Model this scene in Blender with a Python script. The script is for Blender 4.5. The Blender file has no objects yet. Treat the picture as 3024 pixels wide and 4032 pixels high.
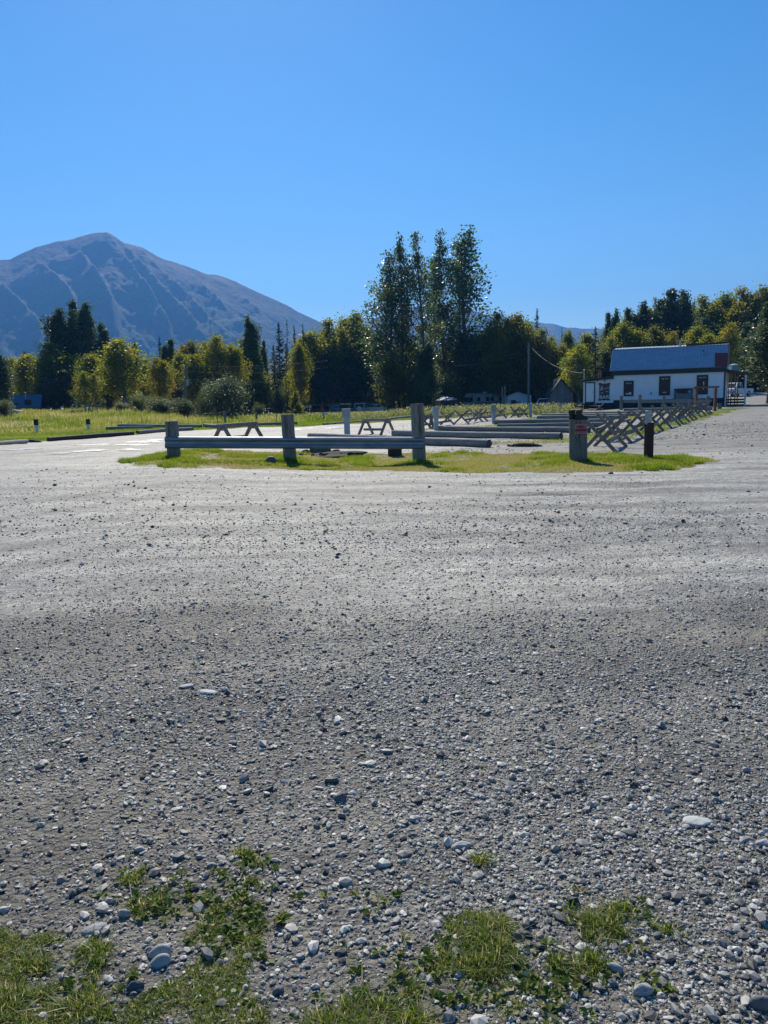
import bpy, math, random
import numpy as np
from mathutils import Vector, Matrix
from mathutils.geometry import tessellate_polygon
SC = bpy.context.scene
COL = SC.collection
R = math.radians
rng = np.random.default_rng(7)
random.seed(7)

# ------------------------------------------------------------------ camera
F = 3028.0; CAMH = 1.70; ROLL = 0.025
PIT = math.atan((2016 - 1573) / F * math.cos(ROLL))
fw = np.array([0, math.cos(PIT), -math.sin(PIT)])
up0 = np.array([0, math.sin(PIT), math.cos(PIT)]); rt0 = np.array([1., 0, 0])
rt = math.cos(ROLL) * rt0 - math.sin(ROLL) * up0
up = math.sin(ROLL) * rt0 + math.cos(ROLL) * up0
CAM = np.array([0, 0, CAMH])
cd = bpy.data.cameras.new('camera'); cam = bpy.data.objects.new('camera', cd); COL.objects.link(cam)
cd.sensor_fit = 'VERTICAL'; cd.sensor_height = 36; cd.lens = 36 * F / 4032
cd.clip_start = 0.05; cd.clip_end = 30000
cam.matrix_world = Matrix(((rt[0], up[0], -fw[0], 0), (rt[1], up[1], -fw[1], 0), (rt[2], up[2], -fw[2], CAMH), (0, 0, 0, 1)))
SC.camera = cam

def ray(px, py):
    return (px - 1512) / F * rt - (py - 2016) / F * up + fw
def pt(px, py, Y):
    d = ray(px, py); return CAM + d * (Y / d[1])
def S(x, a, b):
    t = np.clip((x - a) / (b - a), 0, 1); return t * t * (3 - 2 * t)
POT = [(2160, 1948, 1.3, .32, .13), (2500, 1915, 1.6, .3, .05), (2840, 1885, .8, .25, .05), (2690, 2062, 1.0, .3, .05), (2780, 2020, 1.2, .3, .04), (420, 2060, 1.2, .3, .03)]
def _flat(px, py):
    d = ray(px, py); return CAM + d * (-CAMH / d[2])
POTW = [(*_flat(a, b)[:2], w, l, dp) for a, b, w, l, dp in POT]
def G(x, y):
    x = np.asarray(x, float); y = np.asarray(y, float)
    q = x / np.maximum(y, 1.0)
    z = .30 * S(-x, .3, 5.5) * S(y, 11, 18) * (1 - S(y, 25, 42))
    z = z + 1.1 * S(y, 45, 92) * S(-q, .22, .34) * (1 - S(y, 400, 900))
    z = z - .6 * S(y, 70, 125) * (1 - S(-q, .18, .26)) * (1 - S(q, .22, .3)) * (1 - S(y, 300, 600))
    z = z + S(q, .24, .34) * (.24 * S(y, 50, 76) + 1.15 * S(y, 84, 125)) * (1 - S(y, 400, 900))
    near = 1 - S(y, 50, 80)
    z = z + near * (.012 * np.sin(x * 1.7 + 2 * np.sin(y * .6)) * np.sin(y * 1.3 + 1.5 * np.sin(x * .8)) + .02 * np.sin(x * .45 + 1) * np.sin(y * .5 + x * .2))
    for (cx, cy, w, l, dp) in POTW:
        z = z - dp * np.exp(-((x - cx) / w) ** 2 * 2 - ((y - cy) / l) ** 2 * 2)
        z = z + dp * .3 * np.exp(-((x - cx) / w / 1.3) ** 2 * 2 - ((y - cy + l * 1.3) / l) ** 2 * 2)
    return z
def g(x, y): return float(G(x, y))
def gp(px, py):
    d = ray(px, py)
    t = 0.5; last = t
    while t < 3000:
        p = CAM + d * t
        if p[2] <= g(p[0], p[1]):
            a, b = last, t
            for _ in range(24):
                m = (a + b) / 2; p = CAM + d * m
                if p[2] <= g(p[0], p[1]): b = m
                else: a = m
            p = CAM + d * b
            return np.array([p[0], p[1], g(p[0], p[1])])
        last = t; t *= 1.015
    p = CAM + d * 300; return np.array([p[0], p[1], g(p[0], p[1])])

# ------------------------------------------------------------------ noise
def vnoise(x, y, s=1.0, seed=0):
    x = np.asarray(x, float) * s + seed * 17.3; y = np.asarray(y, float) * s - seed * 9.1
    xi = np.floor(x).astype(np.int64); yi = np.floor(y).astype(np.int64); fx = x - xi; fy = y - yi
    def h(a, b):
        n = (a * 374761393 + b * 668265263 + seed * 1442695) & 0x7fffffff
        n = ((n ^ (n >> 13)) * 1274126177) & 0x7fffffff
        return ((n ^ (n >> 16)) & 0xffff) / 65535.0
    ux = fx * fx * (3 - 2 * fx); uy = fy * fy * (3 - 2 * fy)
    return (h(xi, yi) * (1 - ux) + h(xi + 1, yi) * ux) * (1 - uy) + (h(xi, yi + 1) * (1 - ux) + h(xi + 1, yi + 1) * ux) * uy
def fbm(x, y, s=1.0, seed=0, o=4):
    t = 0; a = .5
    for k in range(o): t = t + a * vnoise(x, y, s * 2 ** k, seed + k); a *= .5
    return t / (1 - .5 ** o)
def inpoly(x, y, poly):
    x = np.asarray(x); y = np.asarray(y); c = np.zeros(x.shape, bool); n = len(poly)
    for i in range(n):
        x1, y1 = poly[i][:2]; x2, y2 = poly[(i + 1) % n][:2]
        if y1 == y2: continue
        c ^= ((y1 > y) != (y2 > y)) & (x < (x2 - x1) * (y - y1) / (y2 - y1) + x1)
    return c

# ------------------------------------------------------------------ materials
def mat(name):
    m = bpy.data.materials.new(name); m.use_nodes = True
    nt = m.node_tree; nt.nodes.clear()
    out = nt.nodes.new('ShaderNodeOutputMaterial')
    return m, nt, out
def N(nt, t, **k):
    n = nt.nodes.new('ShaderNode' + t)
    for a, v in k.items():
        if a in n.inputs.keys(): n.inputs[a].default_value = v
        else: setattr(n, a, v)
    return n
def ramp(nt, fac, stops):
    r = nt.nodes.new('ShaderNodeValToRGB'); e = r.color_ramp.elements
    while len(e) < len(stops): e.new(.5)
    for i, (p, c) in enumerate(stops):
        e[i].position = p; e[i].color = (*c, 1) if len(c) == 3 else c
    nt.links.new(fac, r.inputs[0]); return r
def noise_mat(name, c1, c2, scale=4, rough=.8, stretch=(1, 1, 1), bump=.3, metal=0., spec=.4, c3=None, detail=6, bscale=None):
    m, nt, out = mat(name); L = nt.links.new
    tc = N(nt, 'TexCoord'); mp = N(nt, 'Mapping'); mp.inputs['Scale'].default_value = stretch
    L(tc.outputs['Object'], mp.inputs[0])
    n1 = N(nt, 'TexNoise', Scale=scale, Detail=detail, Roughness=.65); L(mp.outputs[0], n1.inputs['Vector'])
    st = [(.3, c1), (.7, c2)] if c3 is None else [(.28, c1), (.5, c2), (.72, c3)]
    r = ramp(nt, n1.outputs['Fac'], st)
    oi = N(nt, 'ObjectInfo'); hsv = N(nt, 'HueSaturation')
    mr = N(nt, 'MapRange'); mr.inputs['To Min'].default_value = .82; mr.inputs['To Max'].default_value = 1.18
    L(oi.outputs['Random'], mr.inputs[0]); L(mr.outputs[0], hsv.inputs['Value']); L(r.outputs[0], hsv.inputs['Color'])
    b = N(nt, 'BsdfPrincipled', Roughness=rough, Metallic=metal); b.inputs['Specular IOR Level'].default_value = spec
    L(hsv.outputs[0], b.inputs['Base Color'])
    n2 = N(nt, 'TexNoise', Scale=bscale or scale * 3, Detail=5); L(mp.outputs[0], n2.inputs['Vector'])
    bp = N(nt, 'Bump', Strength=bump, Distance=.02); L(n2.outputs['Fac'], bp.inputs['Height']); L(bp.outputs[0], b.inputs['Normal'])
    L(b.outputs[0], out.inputs[0]); return m
def leaf_mat(name, cols, trans=.45, vary=.12, rough=.55, spec=.35, attr='tone'):
    m, nt, out = mat(name); L = nt.links.new
    at = N(nt, 'Attribute'); at.attribute_name = attr
    k = len(cols); r = ramp(nt, at.outputs['Fac'], [(i / (k - 1), c) for i, c in enumerate(cols)])
    oi = N(nt, 'ObjectInfo'); hsv = N(nt, 'HueSaturation')
    m1 = N(nt, 'MapRange'); m1.inputs['To Min'].default_value = 1 - vary * 1.6; m1.inputs['To Max'].default_value = 1 + vary * 1.6
    m2 = N(nt, 'MapRange'); m2.inputs['To Min'].default_value = .5 - vary * .16; m2.inputs['To Max'].default_value = .5 + vary * .14
    L(oi.outputs['Random'], m1.inputs[0]); L(m1.outputs[0], hsv.inputs['Value'])
    mm = N(nt, 'Math', operation='FRACT'); mu = N(nt, 'Math', operation='MULTIPLY'); mu.inputs[1].default_value = 7.31
    L(oi.outputs['Random'], mu.inputs[0]); L(mu.outputs[0], mm.inputs[0]); L(mm.outputs[0], m2.inputs[0]); L(m2.outputs[0], hsv.inputs['Hue'])
    L(r.outputs[0], hsv.inputs['Color'])
    p = N(nt, 'BsdfPrincipled', Roughness=rough); p.inputs['Specular IOR Level'].default_value = spec
    t = N(nt, 'BsdfTranslucent'); mx = N(nt, 'MixShader'); mx.inputs[0].default_value = trans
    sat = N(nt, 'HueSaturation', Saturation=1.15, Value=1.9); L(hsv.outputs[0], sat.inputs['Color'])
    L(hsv.outputs[0], p.inputs['Base Color']); L(sat.outputs[0], t.inputs['Color'])
    L(p.outputs[0], mx.inputs[1]); L(t.outputs[0], mx.inputs[2]); L(mx.outputs[0], out.inputs[0]); return m
def plain(name, c, rough=.6, metal=0., spec=.5, bump=.05, vary=.12, scale=12):
    a = tuple(max(0, v * (1 - vary)) for v in c); b = tuple(min(1, v * (1 + vary)) for v in c)
    return noise_mat(name, a, b, scale, rough, bump=bump, metal=metal, spec=spec)

M = {}
M['wood'] = noise_mat('weathered_wood', (.10, .09, .08), (.25, .235, .21), 3, .85, (1, 9, 9), .6, c3=(.36, .345, .32), bscale=8)
M['woodz'] = noise_mat('weathered_post_wood', (.11, .10, .085), (.24, .225, .19), 3, .85, (9, 9, 1), .7, c3=(.35, .33, .29), bscale=7)
M['woodend'] = noise_mat('sawn_wood_end', (.05, .045, .04), (.14, .13, .11), 20, .9)
M['darkwood'] = noise_mat('dark_wood', (.03, .025, .022), (.09, .075, .065), 3, .85, (1, 6, 6), .5)
M['redwood'] = noise_mat('red_brown_board', (.045, .022, .016), (.12, .05, .035), 4, .8, (6, 6, 1), .5)
M['brownwood'] = noise_mat('brown_beam', (.16, .07, .035), (.26, .12, .06), 4, .8, (6, 6, 1), .4)
M['plank'] = noise_mat('grey_plank', (.12, .14, .14), (.26, .28, .27), 2.5, .85, (7, 7, .8), .5)
M['galv'] = noise_mat('galvanised_steel', (.16, .21, .26), (.26, .32, .37), 2.2, .36, (1, 3, 3), .06, metal=.45, c3=(.36, .41, .46))
M['pedestal'] = plain('grey_enamel', (.30, .36, .37), .5)
M['white'] = noise_mat('white_paint', (.72, .79, .86), (.82, .87, .92), 1.6, .6, (1, 1, .5), .08)
M['whitem'] = plain('white_metal', (.78, .78, .78), .4)
M['trim'] = noise_mat('dark_green_trim', (.012, .03, .026), (.02, .045, .038), 3, .55, bump=.05)
M['skirt'] = noise_mat('dark_skirting', (.012, .018, .03), (.025, .034, .05), 3, .7, bump=.1)
M['roofm'] = noise_mat('grey_metal_roof', (.30, .38, .48), (.46, .54, .62), 1.2, .5, (1, 3, .3), .04, metal=.35)
M['redm'] = noise_mat('red_metal_roof', (.20, .03, .025), (.28, .045, .035), 2, .5, bump=.05)
M['glass'] = plain('dark_window_glass', (.008, .012, .018), .15, spec=.35, bump=0)
M['tin'] = plain('pale_tin', (.45, .47, .48), .45, metal=.4)
M['stone'] = noise_mat('grey_stone', (.26, .26, .25), (.42, .42, .41), 12, .8, bump=.4)
M['paleston'] = noise_mat('pale_stone', (.42, .42, .40), (.58, .57, .55), 14, .75, bump=.3)
M['darkstone'] = noise_mat('dark_stone', (.08, .085, .09), (.17, .17, .17), 12, .75, bump=.3)
M['soil'] = noise_mat('dark_soil', (.03, .024, .018), (.09, .07, .05), 14, .95, bump=.8)
M['leather'] = plain('black_leather', (.018, .018, .022), .5, bump=.15)
M['rubber'] = plain('black_rubber', (.02, .02, .02), .8)
M['bark'] = noise_mat('tree_bark', (.05, .045, .038), (.17, .155, .135), 5, .9, (4, 4, 1), .6)
M['palebark'] = noise_mat('pale_bark', (.22, .21, .18), (.42, .40, .36), 5, .9, (4, 4, 1), .3)
M['black'] = plain('black_paint', (.015, .015, .017), .5)

# ------------------------------------------------------------------ mesh building
class MB:
    def __init__(s): s.v = []; s.f = []; s.mi = []; s.sm = []
    def add(s, vs, fs, mi=0, sm=False):
        o = len(s.v); s.v += [tuple(map(float, p)) for p in vs]
        for f in fs: s.f.append(tuple(i + o for i in f)); s.mi.append(mi); s.sm.append(sm)
    def box(s, c, d, rz=0, mi=0, M4=None, bev=0.0):
        x, y, z = d[0] / 2, d[1] / 2, d[2] / 2
        vs = [(-x, -y, -z), (x, -y, -z), (x, y, -z), (-x, y, -z), (-x, -y, z), (x, -y, z), (x, y, z), (-x, y, z)]
        if bev > 0:
            b = min(bev, x * .45, y * .45, z * .45); vs = []; fs = []
            for sz in (-1, 1):
                for (sx, sy) in ((-1, -1), (1, -1), (1, 1), (-1, 1)):
                    pass
            # chamfered box: 24 vertices
            idx = {}
            for sx in (-1, 1):
                for sy in (-1, 1):
                    for sz in (-1, 1):
                        idx[sx, sy, sz, 'x'] = len(vs); vs.append((sx * x, sy * (y - b), sz * (z - b)))
                        idx[sx, sy, sz, 'y'] = len(vs); vs.append((sx * (x - b), sy * y, sz * (z - b)))
                        idx[sx, sy, sz, 'z'] = len(vs); vs.append((sx * (x - b), sy * (y - b), sz * z))
            ring = ((-1, -1), (1, -1), (1, 1), (-1, 1))
            for k in (-1, 1):
                fx = [idx[k, a, c_, 'x'] for a, c_ in ring]; fs.append(tuple(fx if k > 0 else fx[::-1]))
                fy = [idx[a, k, c_, 'y'] for a, c_ in ring]; fs.append(tuple(fy[::-1] if k > 0 else fy))
                fz = [idx[a, c_, k, 'z'] for a, c_ in ring]; fs.append(tuple(fz if k > 0 else fz[::-1]))
            for a in (-1, 1):
                for c_ in (-1, 1):
                    fs.append((idx[-1, a, c_, 'y'], idx[1, a, c_, 'y'], idx[1, a, c_, 'z'], idx[-1, a, c_, 'z']))
                    fs.append((idx[a, -1, c_, 'x'], idx[a, 1, c_, 'x'], idx[a, 1, c_, 'z'], idx[a, -1, c_, 'z']))
                    fs.append((idx[a, c_, -1, 'x'], idx[a, c_, 1, 'x'], idx[a, c_, 1, 'y'], idx[a, c_, -1, 'y']))
            for a in (-1, 1):
                for b_ in (-1, 1):
                    for c_ in (-1, 1): fs.append((idx[a, b_, c_, 'x'], idx[a, b_, c_, 'y'], idx[a, b_, c_, 'z']))
        else:
            fs = [(0, 3, 2, 1), (4, 5, 6, 7), (0, 1, 5, 4), (1, 2, 6, 5), (2, 3, 7, 6), (3, 0, 4, 7)]
        cs, sn = math.cos(rz), math.sin(rz)
        if M4 is not None: vs = [tuple(M4 @ Vector(p)) for p in vs]
        else: vs = [(c[0] + p[0] * cs - p[1] * sn, c[1] + p[0] * sn + p[1] * cs, c[2] + p[2]) for p in vs]
        s.add(vs, fs, mi); return s
    def beam(s, a, b, w, h, mi=0, upv=(0, 0, 1), bev=.006):
        a = Vector(a); b = Vector(b); d = (b - a); L = d.length; d.normalize(); u = Vector(upv)
        y = u.cross(d)
        if y.length < 1e-3: y = Vector((1, 0, 0)).cross(d)
        y.normalize(); z = d.cross(y); c = (a + b) / 2
        M4 = Matrix(((d.x, y.x, z.x, c.x), (d.y, y.y, z.y, c.y), (d.z, y.z, z.z, c.z), (0, 0, 0, 1)))
        return s.box((0, 0, 0), (L, w, h), mi=mi, M4=M4, bev=bev)
    def tube(s, pts, rad, n=10, mi=0, cap=True, capmi=None, jit=0., seed=1):
        rg = random.Random(seed); pts = [Vector(p) for p in pts]; k = len(pts)
        if not hasattr(rad, '__len__'): rad = [rad] * k
        vs = []; fs = []; ref = None
        jr = [1 + rg.uniform(-jit, jit) for _ in range(n)]
        for i, p in enumerate(pts):
            d = (pts[min(i + 1, k - 1)] - pts[max(i - 1, 0)]).normalized()
            if ref is None: ref = Vector((0, 0, 1)) if abs(d.z) < .9 else Vector((1, 0, 0))
            x = ref - d * ref.dot(d); x.normalize(); y = d.cross(x); ref = x
            for j in range(n):
                a = 2 * math.pi * j / n; r = rad[i] * jr[j] * (1 + rg.uniform(-jit, jit) * .3)
                vs.append(p + x * (math.cos(a) * r) + y * (math.sin(a) * r))
        for i in range(k - 1):
            for j in range(n): fs.append((i * n + j, i * n + (j + 1) % n, (i + 1) * n + (j + 1) % n, (i + 1) * n + j))
        s.add(vs, fs, mi, True)
        if cap:
            cm = mi if capmi is None else capmi
            s.add(vs[:n], [tuple(range(n))[::-1]], cm); s.add(vs[-n:], [tuple(range(n))], cm)
        return s
    def blob(s, c, r, sub=2, jit=.15, seed=0, mi=0, sm=True):
        vs, fs = ico(sub); rg = np.random.default_rng(seed); v = vs * 1.0
        for k in range(4):
            d = rg.normal(size=3); d /= np.linalg.norm(d); v = v * (1 + jit * np.sin(2.2 * (v @ d) + rg.uniform(0, 6)))[:, None]
        v = v * np.array(r) + np.array(c); s.add(v.tolist(), fs.tolist(), mi, sm); return s
    def prism(s, poly, y0, y1, mi=0, fn=None):
        n = len(poly); vs = [(p[0], y0, p[1]) for p in poly] + [(p[0], y1, p[1]) for p in poly]
        fs = [tuple(range(n)), tuple(range(2 * n - 1, n - 1, -1))] + [(i, i + n, (i + 1) % n + n, (i + 1) % n) for i in range(n)]
        if fn: vs = [fn(p) for p in vs]
        s.add(vs, fs, mi); return s
    def build(s, name, mats, parent=None, loc=None, rz=None):
        me = bpy.data.meshes.new(name); me.from_pydata(s.v, [], s.f)
        if not isinstance(mats, (list, tuple)): mats = [mats]
        for m in mats: me.materials.append(m)
        me.polygons.foreach_set('material_index', s.mi); me.polygons.foreach_set('use_smooth', s.sm)
        me.update()
        import bmesh
        bm = bmesh.new(); bm.from_mesh(me); bmesh.ops.recalc_face_normals(bm, faces=bm.faces); bm.to_mesh(me); bm.free()
        o = bpy.data.objects.new(name, me); COL.objects.link(o)
        if parent is not None: o.parent = parent
        if loc is not None: o.location = loc
        if rz is not None: o.rotation_euler.z = rz
        return o
_ico = {}
def ico(sub):
    if sub in _ico: return _ico[sub]
    import bmesh
    bm = bmesh.new(); bmesh.ops.create_icosphere(bm, subdivisions=sub, radius=1)
    v = np.array([p.co[:] for p in bm.verts]); f = np.array([[q.index for q in p.verts] for p in bm.faces]); bm.free()
    _ico[sub] = (v, f); return v, f
def npmesh(name, V, Fc, mats, attr=None, smooth=False, parent=None, mi=None):
    """V (n,3); Fc (m,k) uniform polygons; attr = per-vertex float"""
    me = bpy.data.meshes.new(name); n = len(V); m, k = Fc.shape
    me.vertices.add(n); me.vertices.foreach_set('co', np.asarray(V, np.float32).ravel())
    me.loops.add(m * k); me.loops.foreach_set('vertex_index', Fc.astype(np.int32).ravel())
    me.polygons.add(m); me.polygons.foreach_set('loop_start', np.arange(0, m * k, k, dtype=np.int32))
    me.polygons.foreach_set('loop_total', np.full(m, k, np.int32))
    me.polygons.foreach_set('use_smooth', np.full(m, smooth))
    for q in (mats if isinstance(mats, (list, tuple)) else [mats]): me.materials.append(q)
    if mi is not None: me.polygons.foreach_set('material_index', np.asarray(mi, np.int32))
    if attr is not None:
        for an, av in (attr.items() if isinstance(attr, dict) else [('tone', attr)]):
            a = me.attributes.new(an, 'FLOAT', 'POINT'); a.data.foreach_set('value', np.asarray(av, np.float32))
    me.update(calc_edges=True); me.validate()
    o = bpy.data.objects.new(name, me); COL.objects.link(o)
    if parent is not None: o.parent = parent
    return o
def tag(o, label=None, cat=None, group=None, kind=None):
    if label: o['label'] = label
    if cat: o['category'] = cat
    if group: o['group'] = group
    if kind: o['kind'] = kind
    return o
def thing(name, label, cat, loc=(0, 0, 0), rz=0, group=None):
    o = bpy.data.objects.new(name, None); COL.objects.link(o); o.location = tuple(map(float, loc)); o.rotation_euler = (0, 0, rz)
    o.empty_display_size = .2
    return tag(o, label, cat, group)
def copy_tree(o, parent=None):
    c = o.copy(); COL.objects.link(c)
    if parent is not None: c.parent = parent
    for ch in [q for q in bpy.data.objects if q.parent == o]: copy_tree(ch, c)
    return c
def text_mesh(name, s, size, material, parent, M4, depth=.004, shear=0., spacing=1.0, bold=0.0):
    cu = bpy.data.curves.new(name, 'FONT'); cu.body = s; cu.size = size; cu.extrude = depth; cu.align_x = 'CENTER'; cu.align_y = 'CENTER'
    cu.shear = shear; cu.space_character = spacing; cu.offset = bold
    t = bpy.data.objects.new(name + '_c', cu); COL.objects.link(t)
    dg = bpy.context.evaluated_depsgraph_get(); me = bpy.data.meshes.new_from_object(t.evaluated_get(dg))
    bpy.data.objects.remove(t); me.materials.clear(); me.materials.append(material); me.transform(M4)
    o = bpy.data.objects.new(name, me); COL.objects.link(o); o.parent = parent; return o

# ------------------------------------------------------------------ light and air
SUN_AZ = R(-10.7); SUN_EL = R(37)
sd = np.array([math.sin(SUN_AZ) * math.cos(SUN_EL), math.cos(SUN_AZ) * math.cos(SUN_EL), math.sin(SUN_EL)])
sl = bpy.data.lights.new('sun', 'SUN'); sl.energy = 5.0; sl.angle = R(.5); sl.color = (1, .93, .80)
so = bpy.data.objects.new('sun', sl); COL.objects.link(so)
so.rotation_euler = Vector(sd).to_track_quat('Z', 'Y').to_euler()
so.location = (0, 0, 50)
w = bpy.data.worlds.new('World'); SC.world = w; w.use_nodes = True; nt = w.node_tree; nt.nodes.clear()
sky = nt.nodes.new('ShaderNodeTexSky'); sky.sky_type = 'NISHITA'; sky.sun_disc = False
sky.sun_elevation = SUN_EL; sky.sun_rotation = SUN_AZ; sky.air_density = 1.0; sky.dust_density = .07; sky.ozone_density = 3.0; sky.altitude = 0
bg = nt.nodes.new('ShaderNodeBackground'); bg.inputs[1].default_value = .089
wo = nt.nodes.new('ShaderNodeOutputWorld'); hs = nt.nodes.new('ShaderNodeHueSaturation'); hs.inputs['Saturation'].default_value = 1.35; nt.links.new(sky.outputs[0], hs.inputs['Color']); nt.links.new(hs.outputs[0], bg.inputs[0]); nt.links.new(bg.outputs[0], wo.inputs[0])
SC.view_settings.view_transform = 'Standard'; SC.view_settings.look = 'None'; SC.view_settings.gamma = 1; SC.view_settings.exposure = 0.4
SC.cycles.max_bounces = 8; SC.cycles.volume_bounces = 0; SC.cycles.transparent_max_bounces = 4
SC.cycles.use_denoising = True
# ------------------------------------------------------------------ ground zones (polygons read off the ground)
def gpoly(pts): return [tuple(gp(a, b)[:2]) for a, b in pts]
P_island = gpoly([(490, 1818), (545, 1805), (620, 1793), (730, 1781), (834, 1776), (1000, 1778), (1187, 1785), (1400, 1786), (1575, 1788), (1711, 1781), (1900, 1786), (2150, 1790), (2300, 1792), (2500, 1790), (2650, 1796), (2780, 1808), (2800, 1822), (2740, 1834), (2600, 1849), (2450, 1858), (2200, 1862), (1950, 1862), (1800, 1860), (1650, 1858), (1500, 1854), (1300, 1852), (1150, 1848), (900, 1844), (650, 1842), (535, 1829)])
P_lawn = gpoly([(-500, 1790), (0, 1748), (110, 1742), (188, 1737), (400, 1722), (527, 1713), (560, 1708), (760, 1695), (830, 1692), (1000, 1682), (1163, 1681), (1290, 1673), (1460, 1666), (1560, 1656), (1700, 1650), (1800, 1643), (1900, 1630), (2090, 1627), (2240, 1626), (2300, 1618), (2300, 1585), (2100, 1588), (1800, 1595), (1500, 1603), (1200, 1611), (900, 1618), (700, 1621), (400, 1619), (0, 1625), (-800, 1650)])
P_tall = gpoly([(-500, 1725), (0, 1712), (130, 1700), (300, 1697), (412, 1686), (500, 1679), (650, 1676), (800, 1672), (1000, 1670), (1163, 1665), (1300, 1656), (1460, 1649), (1560, 1643), (1680, 1637), (1800, 1630), (1850, 1622), (2050, 1612), (2200, 1607), (2290, 1604), (2300, 1585), (2100, 1588), (1800, 1595), (1500, 1603), (1200, 1611), (900, 1618), (700, 1621), (400, 1619), (0, 1625), (-800, 1650)])
P_row = gpoly([(1920, 1745), (2060, 1738), (2205, 1730), (2310, 1700), (2420, 1700), (2490, 1680), (2690, 1640), (2790, 1622), (2860, 1603), (2940, 1602), (2950, 1607), (2880, 1620), (2800, 1640), (2700, 1668), (2620, 1693), (2560, 1713), (2440, 1733), (2380, 1741), (2230, 1738), (2100, 1746), (1960, 1750)])
P_lot = gpoly([(1560, 1700), (1700, 1690), (2250, 1690), (2420, 1660), (2760, 1612), (2300, 1612), (2080, 1645), (1940, 1672), (1700, 1694)])
P_fronts = [gpoly(p) for p in [
    [(-400, 3650), (0, 3690), (230, 3700), (400, 3740), (380, 3800), (330, 3850), (340, 3930), (470, 4000), (560, 4200), (-400, 4200)],
    [(520, 3545), (620, 3525), (700, 3560), (720, 3620), (690, 3660), (600, 3660), (545, 3620)],
    [(770, 3570), (920, 3540), (935, 3580), (840, 3620), (775, 3610)],
    [(680, 3690), (800, 3640), (1010, 3585), (1030, 3680), (980, 3760), (960, 3860), (1000, 3930), (1050, 4200), (540, 4200), (540, 3930), (640, 3870), (720, 3830), (770, 3740)],
    [(1830, 3600), (1990, 3620), (2000, 3690), (2040, 3760), (2110, 3830), (2130, 3950), (2200, 4200), (1220, 4200), (1260, 3990), (1400, 3900), (1500, 3840), (1512, 3760), (1560, 3750), (1620, 3800), (1700, 3810), (1740, 3730), (1780, 3690)],
    [(2200, 3570), (2300, 3560), (2460, 3570), (2480, 3610), (2400, 3640), (2470, 3690), (2300, 3710), (2240, 3650)],
    [(2200, 3770), (2330, 3760), (2400, 3830), (2360, 3900), (2200, 3930), (2140, 3850)],
    [(2620, 3890), (2700, 3880), (2690, 3930), (2620, 3930)], [(2780, 3960), (2870, 3950), (2850, 4010), (2780, 4010)],
    [(920, 3350), (965, 3345), (970, 3370), (925, 3372)], [(985, 3385), (1035, 3385), (1030, 3405), (990, 3405)], [(850, 3430), (880, 3425), (890, 3480), (860, 3480)],
    [(930, 3490), (985, 3480), (990, 3510), (940, 3515)], [(520, 3450), (570, 3440), (560, 3475), (525, 3480)], [(1340, 3750), (1400, 3745), (1400, 3790), (1350, 3795)], [(2560, 3660), (2630, 3655), (2630, 3690), (2570, 3690)], [(1860, 3380), (1930, 3385), (1960, 3420), (1880, 3430)], [(1512, 3520), (1560, 3520), (1550, 3550), (1512, 3550)]]]
P_scrape = [gpoly([(1890, 3560), (2330, 3640), (2320, 3960), (1900, 3950)])]
def zmask(x, y, poly, ns=1.0, amp=.15, seed=3):
    jx = (fbm(x, y, ns, seed, 3) - .5) * 2 * amp; jy = (fbm(x, y, ns, seed + 40, 3) - .5) * 2 * amp
    return inpoly(x + jx, y + jy, poly)
def zones(x, y):
    z = {}
    z['island'] = zmask(x, y, P_island, 2.6, .42)
    z['lawn'] = zmask(x, y, P_lawn, .6, .5)
    z['tall'] = zmask(x, y, P_tall, .4, .9)
    z['row'] = zmask(x, y, P_row, .8, .6) & (fbm(x, y, .9, 61, 3) > .38)
    z['lot'] = zmask(x, y, P_lot, .8, .5) & (fbm(x, y, .7, 71, 3) > .44)
    fr = np.zeros(np.shape(x), bool)
    near = (y < 3.6) & (y > 1.2)
    for p in P_fronts:
        fr |= zmask(x, y, p, 9, .05, 5)
    z['front'] = fr & near
    return z
def loose(x, y):
    return np.clip((1 - S(y + 5.5 * (fbm(x, y, .55, 31, 4) - .5) + 1.8 * S(x, -2.2, .2) - 1.0 * S(x, 1.5, 3.5), 4.3, 8.0)) + .55 * S(x / np.maximum(y, 1), .06, .16) * S(y, 20, 24), 0, 1)
# the ground sheet : fine wedge in front, coarse all around, out to the horizon
angs = np.concatenate([np.arange(-180, -52, 8), np.arange(-52, 52, .26), np.arange(52, 180, 8)])
angs = np.append(angs, 180.0)
rad = [0.6]
while rad[-1] < 5200: rad.append(rad[-1] * (1.0125 if rad[-1] < 150 else 1.06))
rad = np.array(rad); A, RR = np.meshgrid(np.radians(angs), rad)
X = RR * np.sin(A); Y = RR * np.cos(A); Z = G(X, np.maximum(Y, 0) + 0 * Y)
Z = np.where(Y < 0, 0 * Z, Z)
zz = zones(X, Y)
turf = np.zeros(X.shape)
for k in ('island', 'lawn', 'row', 'lot', 'tall', 'front'): turf = np.maximum(turf, zz[k] * {'lot': .8, 'front': .45}.get(k, 1.0))
wood_floor = (Y > 95) & (X / np.maximum(Y, 1) < .40)
turf = np.maximum(turf, wood_floor * 1.0)
turf = np.maximum(turf, ((RR > 150)) * 1.0)
damp = np.zeros(X.shape)
for (cx_, cy_, w_, l_, dp_) in POTW: damp = np.maximum(damp, (dp_ / .085) * np.exp(-((X - cx_) / w_) ** 2 * 3 - ((Y - cy_ - l_ * .3) / l_) ** 2 * 4) * (.5 + fbm(X, Y, 3, 4, 3)))
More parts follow.
